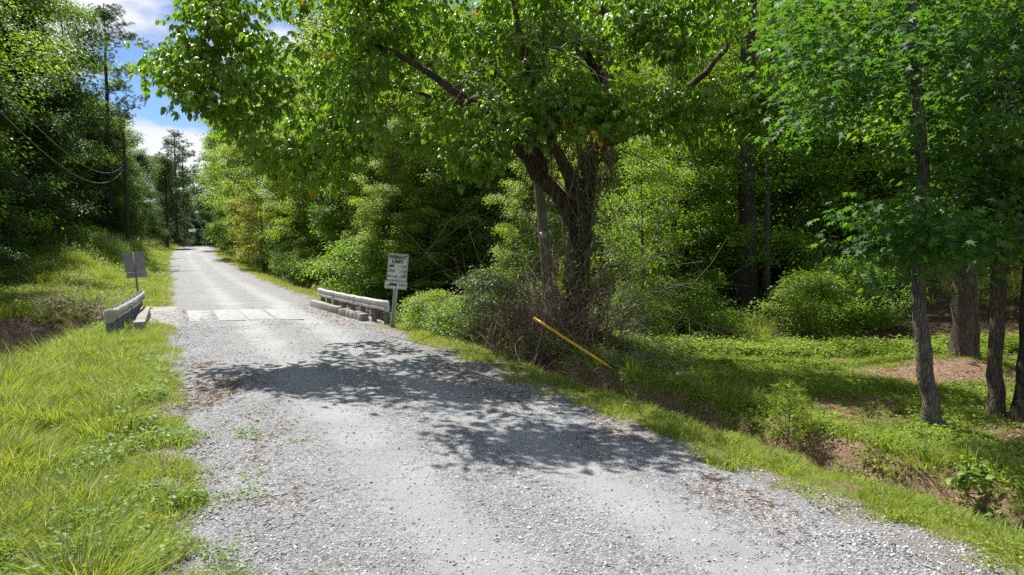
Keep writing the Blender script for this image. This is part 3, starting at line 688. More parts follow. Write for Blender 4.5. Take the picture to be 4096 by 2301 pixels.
def poly_obj(name, polys, mat, parent, loc):
    me = bpy.data.meshes.new(name); v = []; f = []
    for p in polys:
        n0 = len(v); v += [(x, 0, z) for x, z in p]; f.append(tuple(range(n0, n0 + len(p))))
    me.from_pydata(v, [], f); me.materials.append(mat); me.update()
    o = link(name, me, parent); o.location = loc; sm = o.modifiers.new('s', 'SOLIDIFY'); sm.thickness = .001; return o
def disc(cx, cz, r, n=10): return [(cx + r * math.cos(2 * math.pi * i / n), cz + r * math.sin(2 * math.pi * i / n)) for i in range(n)]
def rect(x0, z0, x1, z1): return [(x0, z0), (x1, z0), (x1, z1), (x0, z1)]
def truck_van(L_, boxh): # one-unit truck heading left
    cab = [(0, .012), (.005, .03), (.03, .038), (.045, .062), (.07, .066), (.07, .012)]
    return [cab, rect(.068, .014, L_, .014 + boxh), disc(.022, .010, .012), disc(L_ - .035, .010, .012)]
def truck_semi(L_, boxh, hollow=False):
    cab = [(0, .012), (.005, .028), (.03, .034), (.04, .055), (.062, .058), (.062, .012)]
    P = [cab, rect(.06, .012, .10, .022), disc(.02, .009, .011), disc(.075, .009, .011), disc(.098, .009, .011), disc(L_ - .03, .009, .011), disc(L_ - .055, .009, .011)]
    if hollow: P += [rect(.085, .022, .092, .06), rect(.09, .022, .17, .03), rect(.165, .02, .172, .062), rect(.17, .016, L_, .034), rect(L_ - .008, .03, L_, .065)]
    else: P.append(rect(.085, .02, L_, .02 + boxh))
    return P
def weight_sign():
    b = at(1570, 1300, 20.4); gx, gy = b[0], b[1]
    r = root('weight_limit_sign', (gx, gy, gz(gx, gy)), label='white weight limit sign with truck symbols leaning beside the right guardrail', category='road sign')
    r.rotation_euler = (0, R(5.2), R(4))
    base = gz(gx, gy); top = 2.19
    m = MB(); m.box((0, .02, top / 2 - .2), (.07, .006, top + .4)); m.box((-.035, .005, top / 2 - .2), (.006, .03, top + .4)); m.box((.035, .005, top / 2 - .2), (.006, .03, top + .4))
    m.box((-.05, -.008, top / 2 - .2), (.03, .005, top + .4)); m.box((.05, -.008, top / 2 - .2), (.03, .005, top + .4))
    link('post', m.mesh('post', M['galv']), r)
    W, H = .62, .82; zc = 1.50 + H / 2 - .11
    p = rounded_panel('panel', W, H, M['sign_face'], r, z=zc + .02, y=-.035)
    # bent left edge
    for vv in p.data.vertices:
        if vv.co.x < -.25: vv.co.y += .03; vv.co.x += .015
    ring('border', W - .03, H - .03, .009, M['sign_ink'], p)
    def word(parent, txt, x, z, size, mat, bold=.002, nm='lettering'):
        o = link(nm, text_mesh(txt, size, mat, bold), parent); o.rotation_euler = (R(90), 0, 0); o.location = (x, -.0045, z); return o
    word(p, 'WEIGHT', .0, .295, .135, M['sign_ink'], .005); word(p, 'LIMIT', .0, .165, .135, M['sign_ink'], .005)
    for z, tx in ((.015, '10'), (-.13, '12'), (-.275, '15')):
        word(p, tx, .145, z, .115, M['sign_faded'], .003); word(p, 'T', .238, z, .12, M['sign_ink'], .004)
    poly_obj('truck_symbol', truck_van(.17, .055), M['sign_ink'], p, (-.275, -.0035, -.01))
    poly_obj('truck_symbol', truck_van(.21, .058), M['sign_faded'], p, (-.275, -.0035, -.155))
    poly_obj('truck_symbol', truck_semi(.30, .05, True), M['sign_ink'], p, (-.28, -.0035, -.305))
    W2, H2 = .67, .235; q = rounded_panel('plaque', W2, H2, M['sign_face'], r, z=zc - H / 2 - H2 / 2 + .012, y=-.036)
    q.location.x = -.0
    ring('border', W2 - .03, H2 - .03, .008, M['sign_ink'], q)
    poly_obj('truck_symbol', truck_semi(.31, .075), M['sign_ink'], q, (-.28, -.0035, -.045))
    word(q, '18', .145, 0, .125, M['sign_ink'], .002); word(q, 'T', .245, 0, .125, M['sign_ink'], .002)
    for z in (.36, -.37):
        bo = MB(); bo.tube([(0, -.004, z), (0, -.012, z)], .009, 8); link('bolt', bo.mesh('bolt', M['post_steel']), p)
weight_sign()
def back_sign():
    b = at(560, 1228, 27.2); gx, gy = b[0], b[1]
    r = root('road_sign', (gx, gy, -0.1), label='grey sign seen from the back standing beyond the left guardrail', category='road sign')
    r.rotation_euler = (0, R(-4.6), R(8)); top = 2.27
    m = MB(); m.box((0, -.03, top / 2 - .3), (.055, .008, top + .6)); m.box((-.026, -.012, top / 2 - .3), (.008, .03, top + .6)); m.box((.026, -.012, top / 2 - .3), (.008, .03, top + .6))
    link('post', m.mesh('post', M['post_steel']), r)
    p = rounded_panel('panel', .78, .80, M['sign_back'], r, z=1.88, y=.01)
    q = rounded_panel('plaque', .76, .21, M['sign_back'], r, z=1.36, y=.014, rad=.02); q.location.x = .02
    for z in (.3, -.3):
        bo = MB(); bo.tube([(0, -.03, z), (0, -.056, z)], .012, 8); link('bolt', bo.mesh('bolt', M['galv']), p)
back_sign()

# ------------------------------------------------------------------ utility poles, wires, guy guard
def pole(label, px, py_base, d, h, r0, r1, mat, tilt, name='utility_pole'):
    b = at(px, py_base, d); z = gz(b[0], b[1])
    r = root(name, (b[0], b[1], z), label=label, category='utility pole'); r.rotation_euler = tilt
    m = MB(); zz = np.linspace(-.3, h, 12); m.tube(np.stack([0 * zz, 0 * zz, zz], -1), np.linspace(r0, r1, 12), 14)
    link('shaft', m.mesh('shaft', mat, True), r); return r
pL = pole('dark wooden utility pole standing in tall weeds left of the road', 514, 972, 64, 11.4, .17, .12, M['pole_dark'], (0, R(-.6), 0))
for z in (8.4, 8.0):
    m = MB(); m.tube([(-.06, -.13, z), (-.06, -.24, z)], .03, 8); link('insulator', m.mesh('insulator', M['galv']), pL)
pR = pole('leaning mossy utility pole with small number tag beside the forked tree', 2212, 1330, 18.2, 7.6, .155, .12, M['pole_wood'], (0, R(-5.4), 0))
m = MB(); m.box((-.02, -.165, 2.72), (.17, .004, .16)); tg = link('number_tag', m.mesh('number_tag', M['tag']), pR)
for i, tx in enumerate(('28', '60')):
    o = link('lettering', text_mesh(tx, .085, M['sign_ink'], 0), tg); o.rotation_euler = (R(90), 0, 0); o.location = (-.02, -.169, 2.76 - .075 * i)
m = MB(); m.tube([(.17, -.12, 6.5), (.19, -.14, 4), (.24, -.16, 2.2), (.45, -.2, .6)], .012, 5); link('ground_wire', m.mesh('ground_wire', M['wire_blue']), pR)
zL = pL.location
def wire(label, a, b, sag, rad=0.009):
    a, b = np.array(a), np.array(b); u = np.linspace(0, 1, 26)[:, None]
    P = a + (b - a) * u; P[:, 2] -= (sag * 4 * u * (1 - u))[:, 0]
    m = MB(); m.tube(P - a, rad, 5, False); o = link('overhead_wire', m.mesh('overhead_wire', M['wire'], True), None, label=label, category='wire', group='wires to the left pole'); o.location = tuple(a)
wire('upper wire running from the left pole to the top left corner', (zL.x - .14, zL.y - .2, zL.z + 8.4), at(-400, -110, 12), 1.8)
wire('lower sagging wire hanging between the left pole and the left trees', (zL.x - .14, zL.y - .2, zL.z + 8.0), at(-400, 10, 12.5), 2.1)
a, b = at(2135, 1272, 14.6), at(2430, 1463, 13.6)
m = MB(); dirv = b - a; Pq = [a + dirv * u for u in np.linspace(0, 1, 9)]
m.tube(np.array(Pq) - a, .030, 10); gr = root('guy_wire', tuple(a), label='bright yellow guy wire guard slanting in front of the forked tree', category='guy wire')
link('guard', m.mesh('guard', M['yellow'], True), gr)
m = MB(); m.tube(np.array([dirv * 1.0, dirv * 1.06]), .012, 6); link('cable', m.mesh('cable', M['wire']), gr)

# ------------------------------------------------------------------ forked roadside tree with wide drooping crown
rng = np.random.default_rng(7)
def A(px, py, d): return at(px, py, d)
def hero():
    t = Tree(rng); b = A(2290, 1392, 16.6); gb = gz(b[0], b[1]); base = np.array([b[0], b[1], gb - .2])
    t.main([base, A(2292, 1330, 16.6), A(2300, 1150, 16.6), A(2318, 950, 16.6), A(2335, 800, 16.6), A(2352, 700, 16.6), A(2362, 620, 16.6)], [.58, .38, .30, .29, .30, .26, .22], wob=.03)
    t.main([A(2318, 930, 16.5), A(2255, 800, 16.4), A(2170, 715, 16.1), A(2105, 630, 15.7), A(2045, 545, 15.3), A(1930, 440, 14.8), A(1750, 300, 14.5), A(1500, 180, 14.6)], [.2, .18, .17, .15, .13, .10, .07, .04], parent=6, wob=.03)
    t.main([A(2180, 720, 16.2), A(2160, 600, 16.2), A(2120, 540, 16.0), A(2050, 505, 15.8), A(1900, 430, 15.9), A(1600, 350, 16.5)], [.10, .11, .12, .09, .06, .03], parent=20, wob=.03)
    t.main([A(2325, 830, 16.4), A(2285, 740, 16.1), A(2255, 650, 15.7), A(2215, 590, 15.3), A(2160, 450, 14.7), A(2100, 250, 14.2), A(2050, 0, 14)], [.16, .15, .13, .12, .09, .07, .04], parent=9, wob=.02)
    t.main([A(2360, 640, 16.6), A(2400, 570, 16.8), A(2480, 545, 17), A(2580, 500, 17.2), A(2700, 400, 17.4), A(2830, 290, 17.5), A(2930, 150, 17.6), A(2990, -100, 18)], [.2, .17, .15, .13, .10, .08, .06, .03], parent=16, wob=.03)
    t.main([A(2470, 530, 17), A(2420, 450, 16.8), A(2392, 370, 16.6), A(2400, 250, 16.5), A(2420, 80, 16.5), A(2400, -200, 16.6), A(2380, -500, 17)], [.13, .12, .11, .11, .09, .07, .04], parent=60, wob=.03)
    # upper limbs reaching over the road, well above the frame
    t.main([A(2390, 300, 16.5), A(2250, 60, 15.8), A(1900, -150, 15.2), A(1500, -250, 15), A(1100, -230, 15), A(800, -120, 15)], [.12, .11, .09, .07, .05, .03], parent=90, wob=.05)
    t.main([A(2420, 80, 16.5), A(2600, -200, 17), A(2900, -450, 17.5)], [.09, .07, .03], parent=95, wob=.05)
    low = [(590, 210), (700, 380), (830, 470), (1000, 560), (1120, 690), (1260, 760), (1400, 650), (1520, 560), (1650, 640), (1790, 740), (1880, 720), (1960, 620), (2100, 540), (2300, 480), (2500, 440), (2640, 500), (2760, 420), (2900, 380), (3000, 560), (3060, 500), (3140, 400)]
    lx = [p[0] for p in low]; ly = [p[1] for p in low]
    T = []
    while len(T) < 250:
        px = rng.uniform(655, 3130)
        lim = np.interp(px, lx, ly)
        top = -220 if px > 2000 else -400 if px > 1000 else (60 if px < 800 else -200)
        if 2050 < px < 2750: lim -= 80
        py = lim - 30 - (lim - top) * rng.random() ** 1.15
        if px > 2300 and rng.random() < (.62 if py < 330 else .3): continue
        if py > 100 and 2200 < px < 2700 and rng.random() < .6: continue
        dmin, dmax = 13.6, 19.5
        if py > lim - 150: dmin, dmax = 13.2, 15.5
        d = rng.uniform(dmin, dmax)
        if px > 2500: d = rng.uniform(13.2, 15.0)
        if px < 1000: d = rng.uniform(14.3, 16.8)
        T.append(A(px, py, d))
    for _ in range(26): T.append(A(rng.uniform(1150, 1950), rng.uniform(-460, -160), rng.uniform(11, 13)))
    for _ in range(12): T.append(A(rng.uniform(2480, 2900), rng.uniform(330, 560), rng.uniform(14, 15.8)))
    for _ in range(16): T.append(A(rng.uniform(1950, 2450), rng.uniform(380, 520), rng.uniform(14, 15)))
    t.grow(np.array(T), start_min=4.3, up=.35, zpen=.4)
    for a_ in T: pass
    c0 = base
    t.mains = [(P - c0, Rr) for P, Rr in t.mains]; t.pos = [p - c0 for p in t.pos]; t.anch = [(a_ - c0, d_) for a_, d_ in t.anch]
    # far lower parts: thin the foliage anchors on thick inner branches
    r = root('forked_tree', tuple(c0), label='big dark forked tree whose drooping large leaved crown hangs over the road', category='tree')
    link('trunk', t.wood('trunk', M['bark_hero'], tip=.008, sides=6, rough=.07), r)
    q = np.random.default_rng(5); n = 1500; zz = q.uniform(.5, 6.2, n); keep = q.random(n) < ss(.35, .6, fbm(zz * 1.1, zz * 0 + 3, 7)) + .15; zz = zz[keep]; n = len(zz); th = q.uniform(2.6, 6.6, n)
    P0 = t.mains[0][0]; cx = np.interp(zz, P0[:, 2], P0[:, 0]); cyy = np.interp(zz, P0[:, 2], P0[:, 1]); rr = np.interp(zz, P0[:, 2], t.mains[0][1]) * 1.05 + q.random(n) * .08
    bs = np.stack([cx + rr * np.cos(th), cyy + rr * np.sin(th), zz], -1); nn_ = unit(np.stack([np.cos(th), np.sin(th), .4 + 0 * th], -1) + q.normal(size=(n, 3)) * .3)
    v_, t_, nv_ = leaves(bs, unit(np.array([0, 0, -1.0]) + q.normal(size=(n, 3)) * .6), nn_, .11, .075, q, 'leaf')
    link('ivy', np_mesh('ivy', v_, t_, None, M['leaf_mid'], False, np.repeat(q.random(n) * .9, nv_)), r)
    link('crown', t.crown('crown', M['leaf_hick'], 26, .19, .50, .45, droop=1.0, kind='leaf', aspect=.40, compound=5, hang=.5), r)
hero()

# right hand trees of the lawn
def lawn_tree(label, path, rads, mat, targets, per, size, seed, name='lawn_tree', kind='star', cm='leaf_gum', start=2.0, extra=None):
    rg = np.random.default_rng(seed); t = Tree(rg); P = [np.array(p) for p in path]
    g = gz(P[0][0], P[0][1]); P[0][2] = g - .15
    ids = t.main(P, rads, wob=.012)
    if extra is not None: t.main([np.array(p) for p in extra[0]], extra[1], parent=0, wob=.012)
    t.grow(np.array(targets), start_min=start, up=.3, zpen=.5)
    c0 = P[0].copy(); t.mains = [(p - c0, r_) for p, r_ in t.mains]; t.pos = [p - c0 for p in t.pos]; t.anch = [(a_ - c0, d_) for a_, d_ in t.anch]
    r = root(name, tuple(c0), label=label, category='tree')
    link('trunk', t.wood('trunk', mat, tip=.006), r)
    link('crown', t.crown('crown', M[cm], per, size, .55, .35, droop=.45, kind=kind, aspect=.6 if kind != 'leaf' else .42, hang=.3), r)
def box_targets(rg, n, x0, x1, y0, y1, d0, d1): return [at(rg.uniform(x0, x1), rg.uniform(y0, y1), rg.uniform(d0, d1)) for _ in range(n)]
rg = np.random.default_rng(11)
d = 9.6
lawn_tree('slender grey trunk leaning slightly in front of the lawn, star leaved', [at(3745, 1700, d), at(3725, 1660, d), at(3700, 1500, d), at(3675, 1250, d), at(3680, 1000, d), at(3700, 700, d), at(3668, 350, d), at(3650, 0, d), at(3640, -500, d), at(3630, -1500, d)],
          [.17, .12, .103, .092, .085, .08, .07, .062, .05, .02], M['bark_grey'],
          box_targets(rg, 20, 3450, 3850, 800, 1090, 8.3, 9.8) + box_targets(rg, 30, 3700, 4100, 560, 1000, 8.6, 10.6) + box_targets(rg, 95, 3150, 4250, -150, 520, 8.0, 11.5) + box_targets(rg, 30, 3000, 4300, -1200, -150, 8.4, 11.5), 26, .135, 3, start=2.4)
d = 14.2
lawn_tree('thick double stemmed tree on the bare earth mound of the lawn', [at(3838, 1500, d), at(3840, 1460, d), at(3848, 1300, d), at(3850, 1100, d), at(3850, 800, d), at(3860, 400, d), at(3870, 0, d), at(3870, -500, d), at(3880, -900, d)],
          [.36, .26, .20, .185, .17, .15, .12, .08, .03], M['bark_brown'], box_targets(rg, 95, 3400, 4300, -500, 620, 12.5, 16.5), 45, .15, 4, kind='rhomb', cm='leaf_mid', start=4,
          extra=([at(3885, 1500, d + .1), at(3885, 1350, d + .1), at(3882, 1100, d + .1), at(3890, 700, d + .1), at(3950, 200, d + .1), at(4000, -300, d)], [.26, .15, .13, .12, .09, .03]))
d = 10.2
lawn_tree('blotchy mossy trunk near the right edge of the lawn', [at(3990, 1665, d), at(3985, 1620, d), at(3985, 1450, d), at(3985, 1250, d), at(4005, 1080, d), at(4000, 850, d), at(4030, 500, d), at(4060, 100, d), at(4060, -600, d)],
          [.19, .115, .10, .095, .10, .09, .08, .06, .02], M['bark_brown'], box_targets(rg, 60, 3780, 4300, 350, 1020, 9.6, 12.0) + box_targets(rg, 90, 3600, 4500, -900, 350, 9, 13), 40, .14, 5, kind='rhomb', cm='leaf_dark', start=3)
d = 9.9
lawn_tree('dark trunk with spreading roots cut by the right picture edge', [at(4105, 1690, d), at(4098, 1600, d), at(4110, 1400, d), at(4120, 1100, d), at(4150, 700, d), at(4200, 200, d), at(4200, -500, d)],
          [.26, .14, .11, .10, .09, .06, .02], M['bark_dark'], box_targets(rg, 70, 3950, 4600, -600, 900, 9, 12.5), 40, .14, 6, kind='rhomb', cm='leaf_mid', start=3)

# ------------------------------------------------------------------ forest
ORD = ['first', 'second', 'third', 'fourth', 'fifth', 'sixth', 'seventh', 'eighth', 'ninth', 'tenth', 'eleventh', 'twelfth', 'thirteenth', 'fourteenth', 'fifteenth', 'sixteenth',
       'seventeenth', 'eighteenth', 'nineteenth', 'twentieth', 'twenty-first', 'twenty-second', 'twenty-third', 'twenty-fourth']
rnd = random.Random(21)
# right-hand roadside row beyond the bridge
row = [(33.5, 7.4, 'light', .62), (38, 9.0, 'light', .95), (42, 6.9, 'broad', .62), (46, 8.6, 'broad', 1.0), (50.5, 6.9, 'light', .66), (54, 8.4, 'light', 1.0), (60, 6.8, 'light', .7), (63.5, 7.8, 'broad', .95), (70, 6.9, 'light', .85), (76, 7.6, 'broad', 1.1),
       (84, 6.6, 'light', 1.1), (91, 7.4, 'broad', 1.2), (99, 6.9, 'light', 1.15), (106, 7.8, 'pine', 1.05), (113, 7.2, 'broad', 1.1), (122, 7.0, 'dark', 1.2), (131, 6.6, 'pine', 1.0), (140, 6.8, 'broad', 1.15), (150, 6.2, 'dark', 1.2), (162, 5.8, 'broad', 1.2)]
ROW_R = row
for i, (s, t, k, sc) in enumerate(row):
    x, y = st2xy(s, t); plant(k, x, y, f"{ORD[i]} {'pine' if k == 'pine' else 'leafy tree'} from the bridge along the right road edge", 'trees lining the right side of the road', sc)
row = [(48, 14.5), (56, 14), (61, 14), (72, 13.5), (84, 13), (97, 13), (112, 13), (130, 12)]
for i, (s, t) in enumerate(row):
    x, y = st2xy(s, t); plant('forest' if i % 3 else 'broad', x, y, f'{ORD[i]} tall tree of the back row right of the road beyond the creek', 'tall trees behind the right roadside row', 1.05)
for i, (s, t, k, sc) in enumerate([(30.8, 5.6, 'light', .42), (31.5, 9.0, 'light', .6), (31.0, 12.5, 'broad', .7), (20.5, 10.5, 'light', .42), (21.0, 13.5, 'broad', .5), (33.5, 10.5, 'light', .8), (30.0, 7.4, 'light', .34), (22.4, 8.4, 'light', .34), (30.2, 15.5, 'light', .6)]):
    x, y = st2xy(s, t); plant(k, x, y, ['small pale leafy tree right at the far end of the right guardrail', 'pale leafy tree on the creek bank behind the right guardrail', 'leafy tree up the creek behind the weight limit sign', 'small pale tree on the near creek bank left of the forked tree', 'bushy young tree up the near creek bank', 'taller pale tree across the creek behind the guardrail', 'short bushy tree hanging over the creek behind the guardrail posts', 'short pale tree between weight limit sign and brushy tangle', 'pale tree furthest up the creek behind the sign'][i], None, sc)
x, y = st2xy(68, 4.9)
w_, c_ = TPL['under'][1]
r = root('young_tree', (x, y, gz(x, y)), label='small tree turning yellow and orange over the right road edge', category='tree'); r.scale = (1.25,) * 3
link('trunk', w_, r); cm_ = c_.copy(); cm_.materials.clear(); cm_.materials.append(M['autumn']); link('crown', cm_, r)
# left-hand row
rowl = [(31.0, -15.6, 'dark', .95), (35.0, -17.5, 'dark', 1.15), (37, -14.0, 'cedar', 1.15), (41, -15.5, 'broad', 1.25), (42.5, -13.0, 'cedar', .9), (46.5, -14.6, 'dark', 1.25), (50.5, -13.2, 'cedar', 1.35), (53.5, -16.5, 'broad', 1.35),
        (58, -14.0, 'dark', 1.3), (62, -12.6, 'cedar', 1.45), (66, -15.2, 'dark', 1.3), (70, -13.0, 'dark', 1.25), (75, -12.2, 'dark', .9), (78, -7.8, 'pine', 1.0), (81, -8.6, 'dark', .8), (86, -10.5, 'broad', 1.3), (92, -8.6, 'dark', .85), (98, -9.6, 'dark', .95), (108, -8.4, 'cedar', 1.2),
        (134, -4.2, 'cedar', 1.4), (122, -8.5, 'dark', .9), (150, -9.5, 'dark', 1.0), (163, -4.2, 'pine', 1.15), (168, -3.0, 'pine', 1.05)]
for i, (s, t, k, sc) in enumerate(rowl):
    x, y = st2xy(s, t); nm = {'cedar': 'dark cedar', 'pine': 'tall pine'}.get(k, 'leafy tree')
    plant(k, x, y, f'{ORD[i]} tree, a {nm}, counted from the creek along the left wood edge', 'trees of the left wood edge', sc)
plant('forest', -24.8, 31.0, 'tall tree reaching its crown over the creek left of the bridge', None, .98, var=1)
for i, (s, t, k) in enumerate([(33, -21, 'broad'), (41, -21, 'dark'), (50, -22, 'broad'), (60, -20, 'broad'), (71, -19, 'dark'), (84, -19, 'broad')]):
    x, y = st2xy(s, t); plant(k, x, y, 'tall leafy tree standing back inside the left wood', 'trees inside the left wood', 1.1)
for i, (s, t, k, sc) in enumerate([(172, -9, 'dark', 1.1), (176, -3.0, 'cedar', 1.2), (178, 1.5, 'dark', .8), (178, 6, 'broad', 1.1), (186, -14, 'broad', 1.2), (184, 3.4, 'broad', .95), (190, -7, 'dark', 1.2), (196, 9, 'dark', 1.3), (200, 0, 'dark', .9), (205, -20, 'broad', 1.3), (176, 11, 'broad', 1.3)]):
    x, y = st2xy(s, t); plant(k, x, y, 'distant tree closing the view beyond the crest of the road', 'far trees past the road crest', sc)
# woods behind the lawn
# named trunks
def trunk_tree(px, d, label, var, sc, kind='forest', name=None, tilt=(0, 0)):
    b = at(px, 1100, d); return plant(kind, b[0], b[1], label, None, sc, var=var, name=name, tilt=tilt)
def straight(px_list, d, rads, mat, label, seed, n=28, ctop=(-900, 100), cx=500, size=.17, cm='leaf_mid', name='forest_tree', per=70):
    rg = np.random.default_rng(seed); b = at(px_list[0], 1150, d); g = gz(b[0], b[1])
    H = [0, 3.5, 8, 14, 20]; P = []
    for px, h in zip(px_list, H): q = at(px, 1000, d); P.append((q[0], d + .02 * h, g - .2 + h))
    t = Tree(rg); t.main(P, rads, wob=.02)
    cxm = P[-1]
    env = envelope(rg, n, 20, .45, cx, 'round'); env[:, 0] += P[3][0]; env[:, 1] += d; env[:, 2] += g
    t.grow(env, start_min=g + 6); c0 = np.array(P[0])
    t.mains = [(p - c0, r_) for p, r_ in t.mains]; t.pos = [p - c0 for p in t.pos]; t.anch = [(a_ - c0, d_) for a_, d_ in t.anch]
    r = root(name, tuple(c0), label=label, category='tree'); link('trunk', t.wood('trunk', mat), r); link('crown', t.crown('crown', M[cm], per, size, .95, .3), r)
straight([2995, 2988, 2984, 2986, 2990], 24, [.42, .30, .27, .22, .08], M['bark_dark'], 'thick straight dark trunk rising behind the brush at the back of the lawn', 31, cx=3.6)
straight([2725, 2722, 2718, 2722, 2725], 27, [.40, .30, .26, .21, .07], M['bark_dark'], 'dark forest trunk midway between forked tree and thick straight trunk', 32, cx=3.6)
straight([2885, 2878, 2870, 2866, 2866], 33, [.30, .22, .21, .18, .07], M['bark_grey'], 'pale mossy trunk just left of the thick straight dark trunk', 33, cx=3.6)
straight([3066, 3068, 3075, 3080, 3085], 25, [.16, .11, .10, .08, .03], M['bark_grey'], 'slim mossy trunk just right of the thick straight dark trunk', 34, n=30, cx=2.2)
straight([3100, 3096, 3092, 3090, 3088], 31, [.2, .13, .12, .10, .04], M['bark_dark'], 'thin shaded trunk second to the right of the thick dark trunk', 35, n=30, cx=2.5)
b_s = at(2578, 1200, 19.3); plant('under', b_s[0], b_s[1], 'thin black sapling trunk right of the yellow guy guard', None, .62, var=0, scz=.75)
straight([2430, 2425, 2420, 2420, 2420], 23, [.3, .2, .18, .15, .05], M['bark_brown'], 'rough broken trunk behind the forked tree', 37, n=8, cx=1.5)
straight([1405, 1400, 1398, 1400, 1402], 40, [.3, .21, .19, .16, .06], M['bark_brown'], 'grey brown trunk in the shade behind the right guardrail', 38, n=50, cx=3.5)
straight([1365, 1362, 1350, 1350, 1350], 44, [.34, .26, .23, .19, .06], M['bark_dark'], 'dark trunk furthest left behind the right guardrail', 39, n=50, cx=3.5)
taken = [(at(p, 1100, dd)[0], dd) for p, dd in ((2990, 24), (2722, 27), (2885, 33), (3066, 25), (3100, 31), (2580, 19.5), (2430, 23), (2290, 17), (2212, 18.2))]
placed = []
def ok(x, y, dmin):
    return all((x - a) ** 2 + (y - b) ** 2 > dmin ** 2 for a, b in placed + taken)
def in_creek(s, t): return abs(s - float(creek_c(np.array(t)))) < 2.5
def region(n, smin, smax, tmin, tmax, dmin, cond):
    out = []; tries = 0
    while len(out) < n and tries < 6000:
        tries += 1; s = rnd.uniform(smin, smax); t = rnd.uniform(tmin, tmax); x, y = st2xy(s, t)
        if not cond(x, y, s, t) or not ok(x, y, dmin) or in_creek(s, t): continue
        placed.append((x, y)); out.append((x, y))
    return out
def describe(px, y, what):
    marks = [(1560, 'left of the weight limit sign'), (1850, 'between the weight limit sign and the brushy tangle'), (2250, 'left of the forked trunk'), (2560, 'between forked trunk and thin black sapling'),
             (2860, 'left of the thick straight dark trunk'), (3150, 'right of the thick straight dark trunk'), (3500, 'at the far middle of the lawn'), (3760, 'behind the slender grey trunk'), (9999, 'behind the double stemmed tree')]
    m = next(t for p, t in marks if px < p); dp = 'at the wood edge' if y < 24 else ('further back' if y < 34 else ('deep in the wood' if y < 50 else 'highest up the wooded slope'))
    return f'{what} {dp}, {m}', f'{what}s {dp}, {m}'
vis = lambda x, y: abs(x) < y * 0.80 + 2
for x, y in region(120, 5, 95, 9, 80, 3.3, lambda x, y, s, t: y > 22 and vis(x, y) and not (-4 < x < 8 and y < 29) and not (x < -2 and y < 36)):
    px = proj((x, y, 3))[0]
    lb, g = describe(px, y, 'forest tree')
    plant('forest' if rnd.random() < .72 else 'broad', x, y, lb, g, rnd.uniform(.8, 1.1))
def off_trunk(x, y):
    px = proj((x, y, 3))[0]; return not (abs(px - 2985) < (300 if y < 22 else 170) and y < 25) and not (abs(px - 2722) < 150 and y < 27)
for x, y in region(70, 2, 75, 7.0, 55, 2.4, lambda x, y, s, t: y > 18.6 and vis(x, y) and (y > 21 or x > 1.5) and off_trunk(x, y)):
    px = proj((x, y, 3))[0]
    lb, g = describe(px, y, 'young tree'); plant('under', x, y, lb, g, rnd.uniform(.8, 1.7) if y > 25 else rnd.uniform(.5, .95))
for i in range(16):
    b = at(2820 + (i % 8) * 120 + 30 * (i // 8), 1100, 27 + 4.5 * (i // 8) + 1.3 * math.sin(i * 2.3))
    lb, g = describe(proj((b[0], b[1], 3))[0], b[1], 'young tree'); plant('under' if i % 3 else 'shrub', b[0], b[1], lb, g, 1.25 if i % 3 else 1.9)
placed2 = placed; placed = []
for x, y in region(34, 2, 60, 5.6, 40, 1.5, lambda x, y, s, t: y > (21.0 if x > 2 else 18) and vis(x, y) and (t > 7.2 or s > 33)):
    px = proj((x, y, 1))[0]; lb, g = describe(px, y, 'low bush')
    plant(rnd.choice(['shrub', 'shrub', 'shrub_dark', 'shrub_light']), x, y, lb, g, rnd.uniform(.7, 1.35))
for i in range(34):                      # undergrowth skirts of both road edges beyond the bridge
    s = 33 + i * 3.4; x, y = st2xy(s, 6.1 + .5 * math.sin(i)); j_ = min(range(len(ROW_R)), key=lambda q: abs(ROW_R[q][0] - s)); plant(['shrub', 'shrub_light', 'shrub_dark'][i % 3], x, y, f'{["leafy", "pale", "dark"][i % 3]} bush at the foot of the {ORD[j_]} tree along the right road edge', 'bushes at the foot of the right tree row', rnd.uniform(.9, 1.5))
for i in range(30):
    s = 31 + i * 2.6; x, y = st2xy(s, -12.0 + .8 * math.sin(i * 1.7)); j_ = min(range(len(rowl)), key=lambda q: abs(rowl[q][0] - s)); plant(['shrub', 'shrub_dark'][i % 2], x, y, f'{["leafy", "dark"][i % 2]} bush at the foot of the {ORD[j_]} tree of the left wood edge', 'bushes at the foot of the left wood', rnd.uniform(.8, 1.5))
for i in range(9):
    x, y = st2xy(171 + (i % 3), -6 + 1.8 * i); plant('shrub_dark', x, y, 'dark bush closing the view at the far end of the road', 'bushes at the far end of the road', 1.7)
# big bushes by the sign and in front of the forest
for px, d_, sc, k, lb in ((1735, 21.0, .8, 'shrub_light', 'rounded pale green bush right of the weight limit sign'), (1850, 19.6, .9, 'shrub', 'dusty bush between the sign and the brushy tangle'), (1960, 19.0, 1.0, 'shrub_dark', 'dark bush directly left of the brushy tangle'),
                          (3240, 19.2, .95, 'shrub_light', 'tall pale bush left of the slender grey trunk at the lawn back'), (3400, 19.8, 1.05, 'shrub', 'tall bush hanging over the lawn back edge'), (2760, 19.5, .8, 'shrub', 'ferny bush at the shaded left back corner of lawn'),
                          (2520, 18.4, .7, 'shrub', 'leafy bush right behind the yellow guy guard'), (1700, 24.5, 1.2, 'shrub', 'bush behind the post of the weight limit sign'), (1480, 30, 1.5, 'shrub', 'bush behind the near half of the right guardrail')):
    b = at(px, 1150, d_); plant(k, b[0], b[1], lb, None, sc)

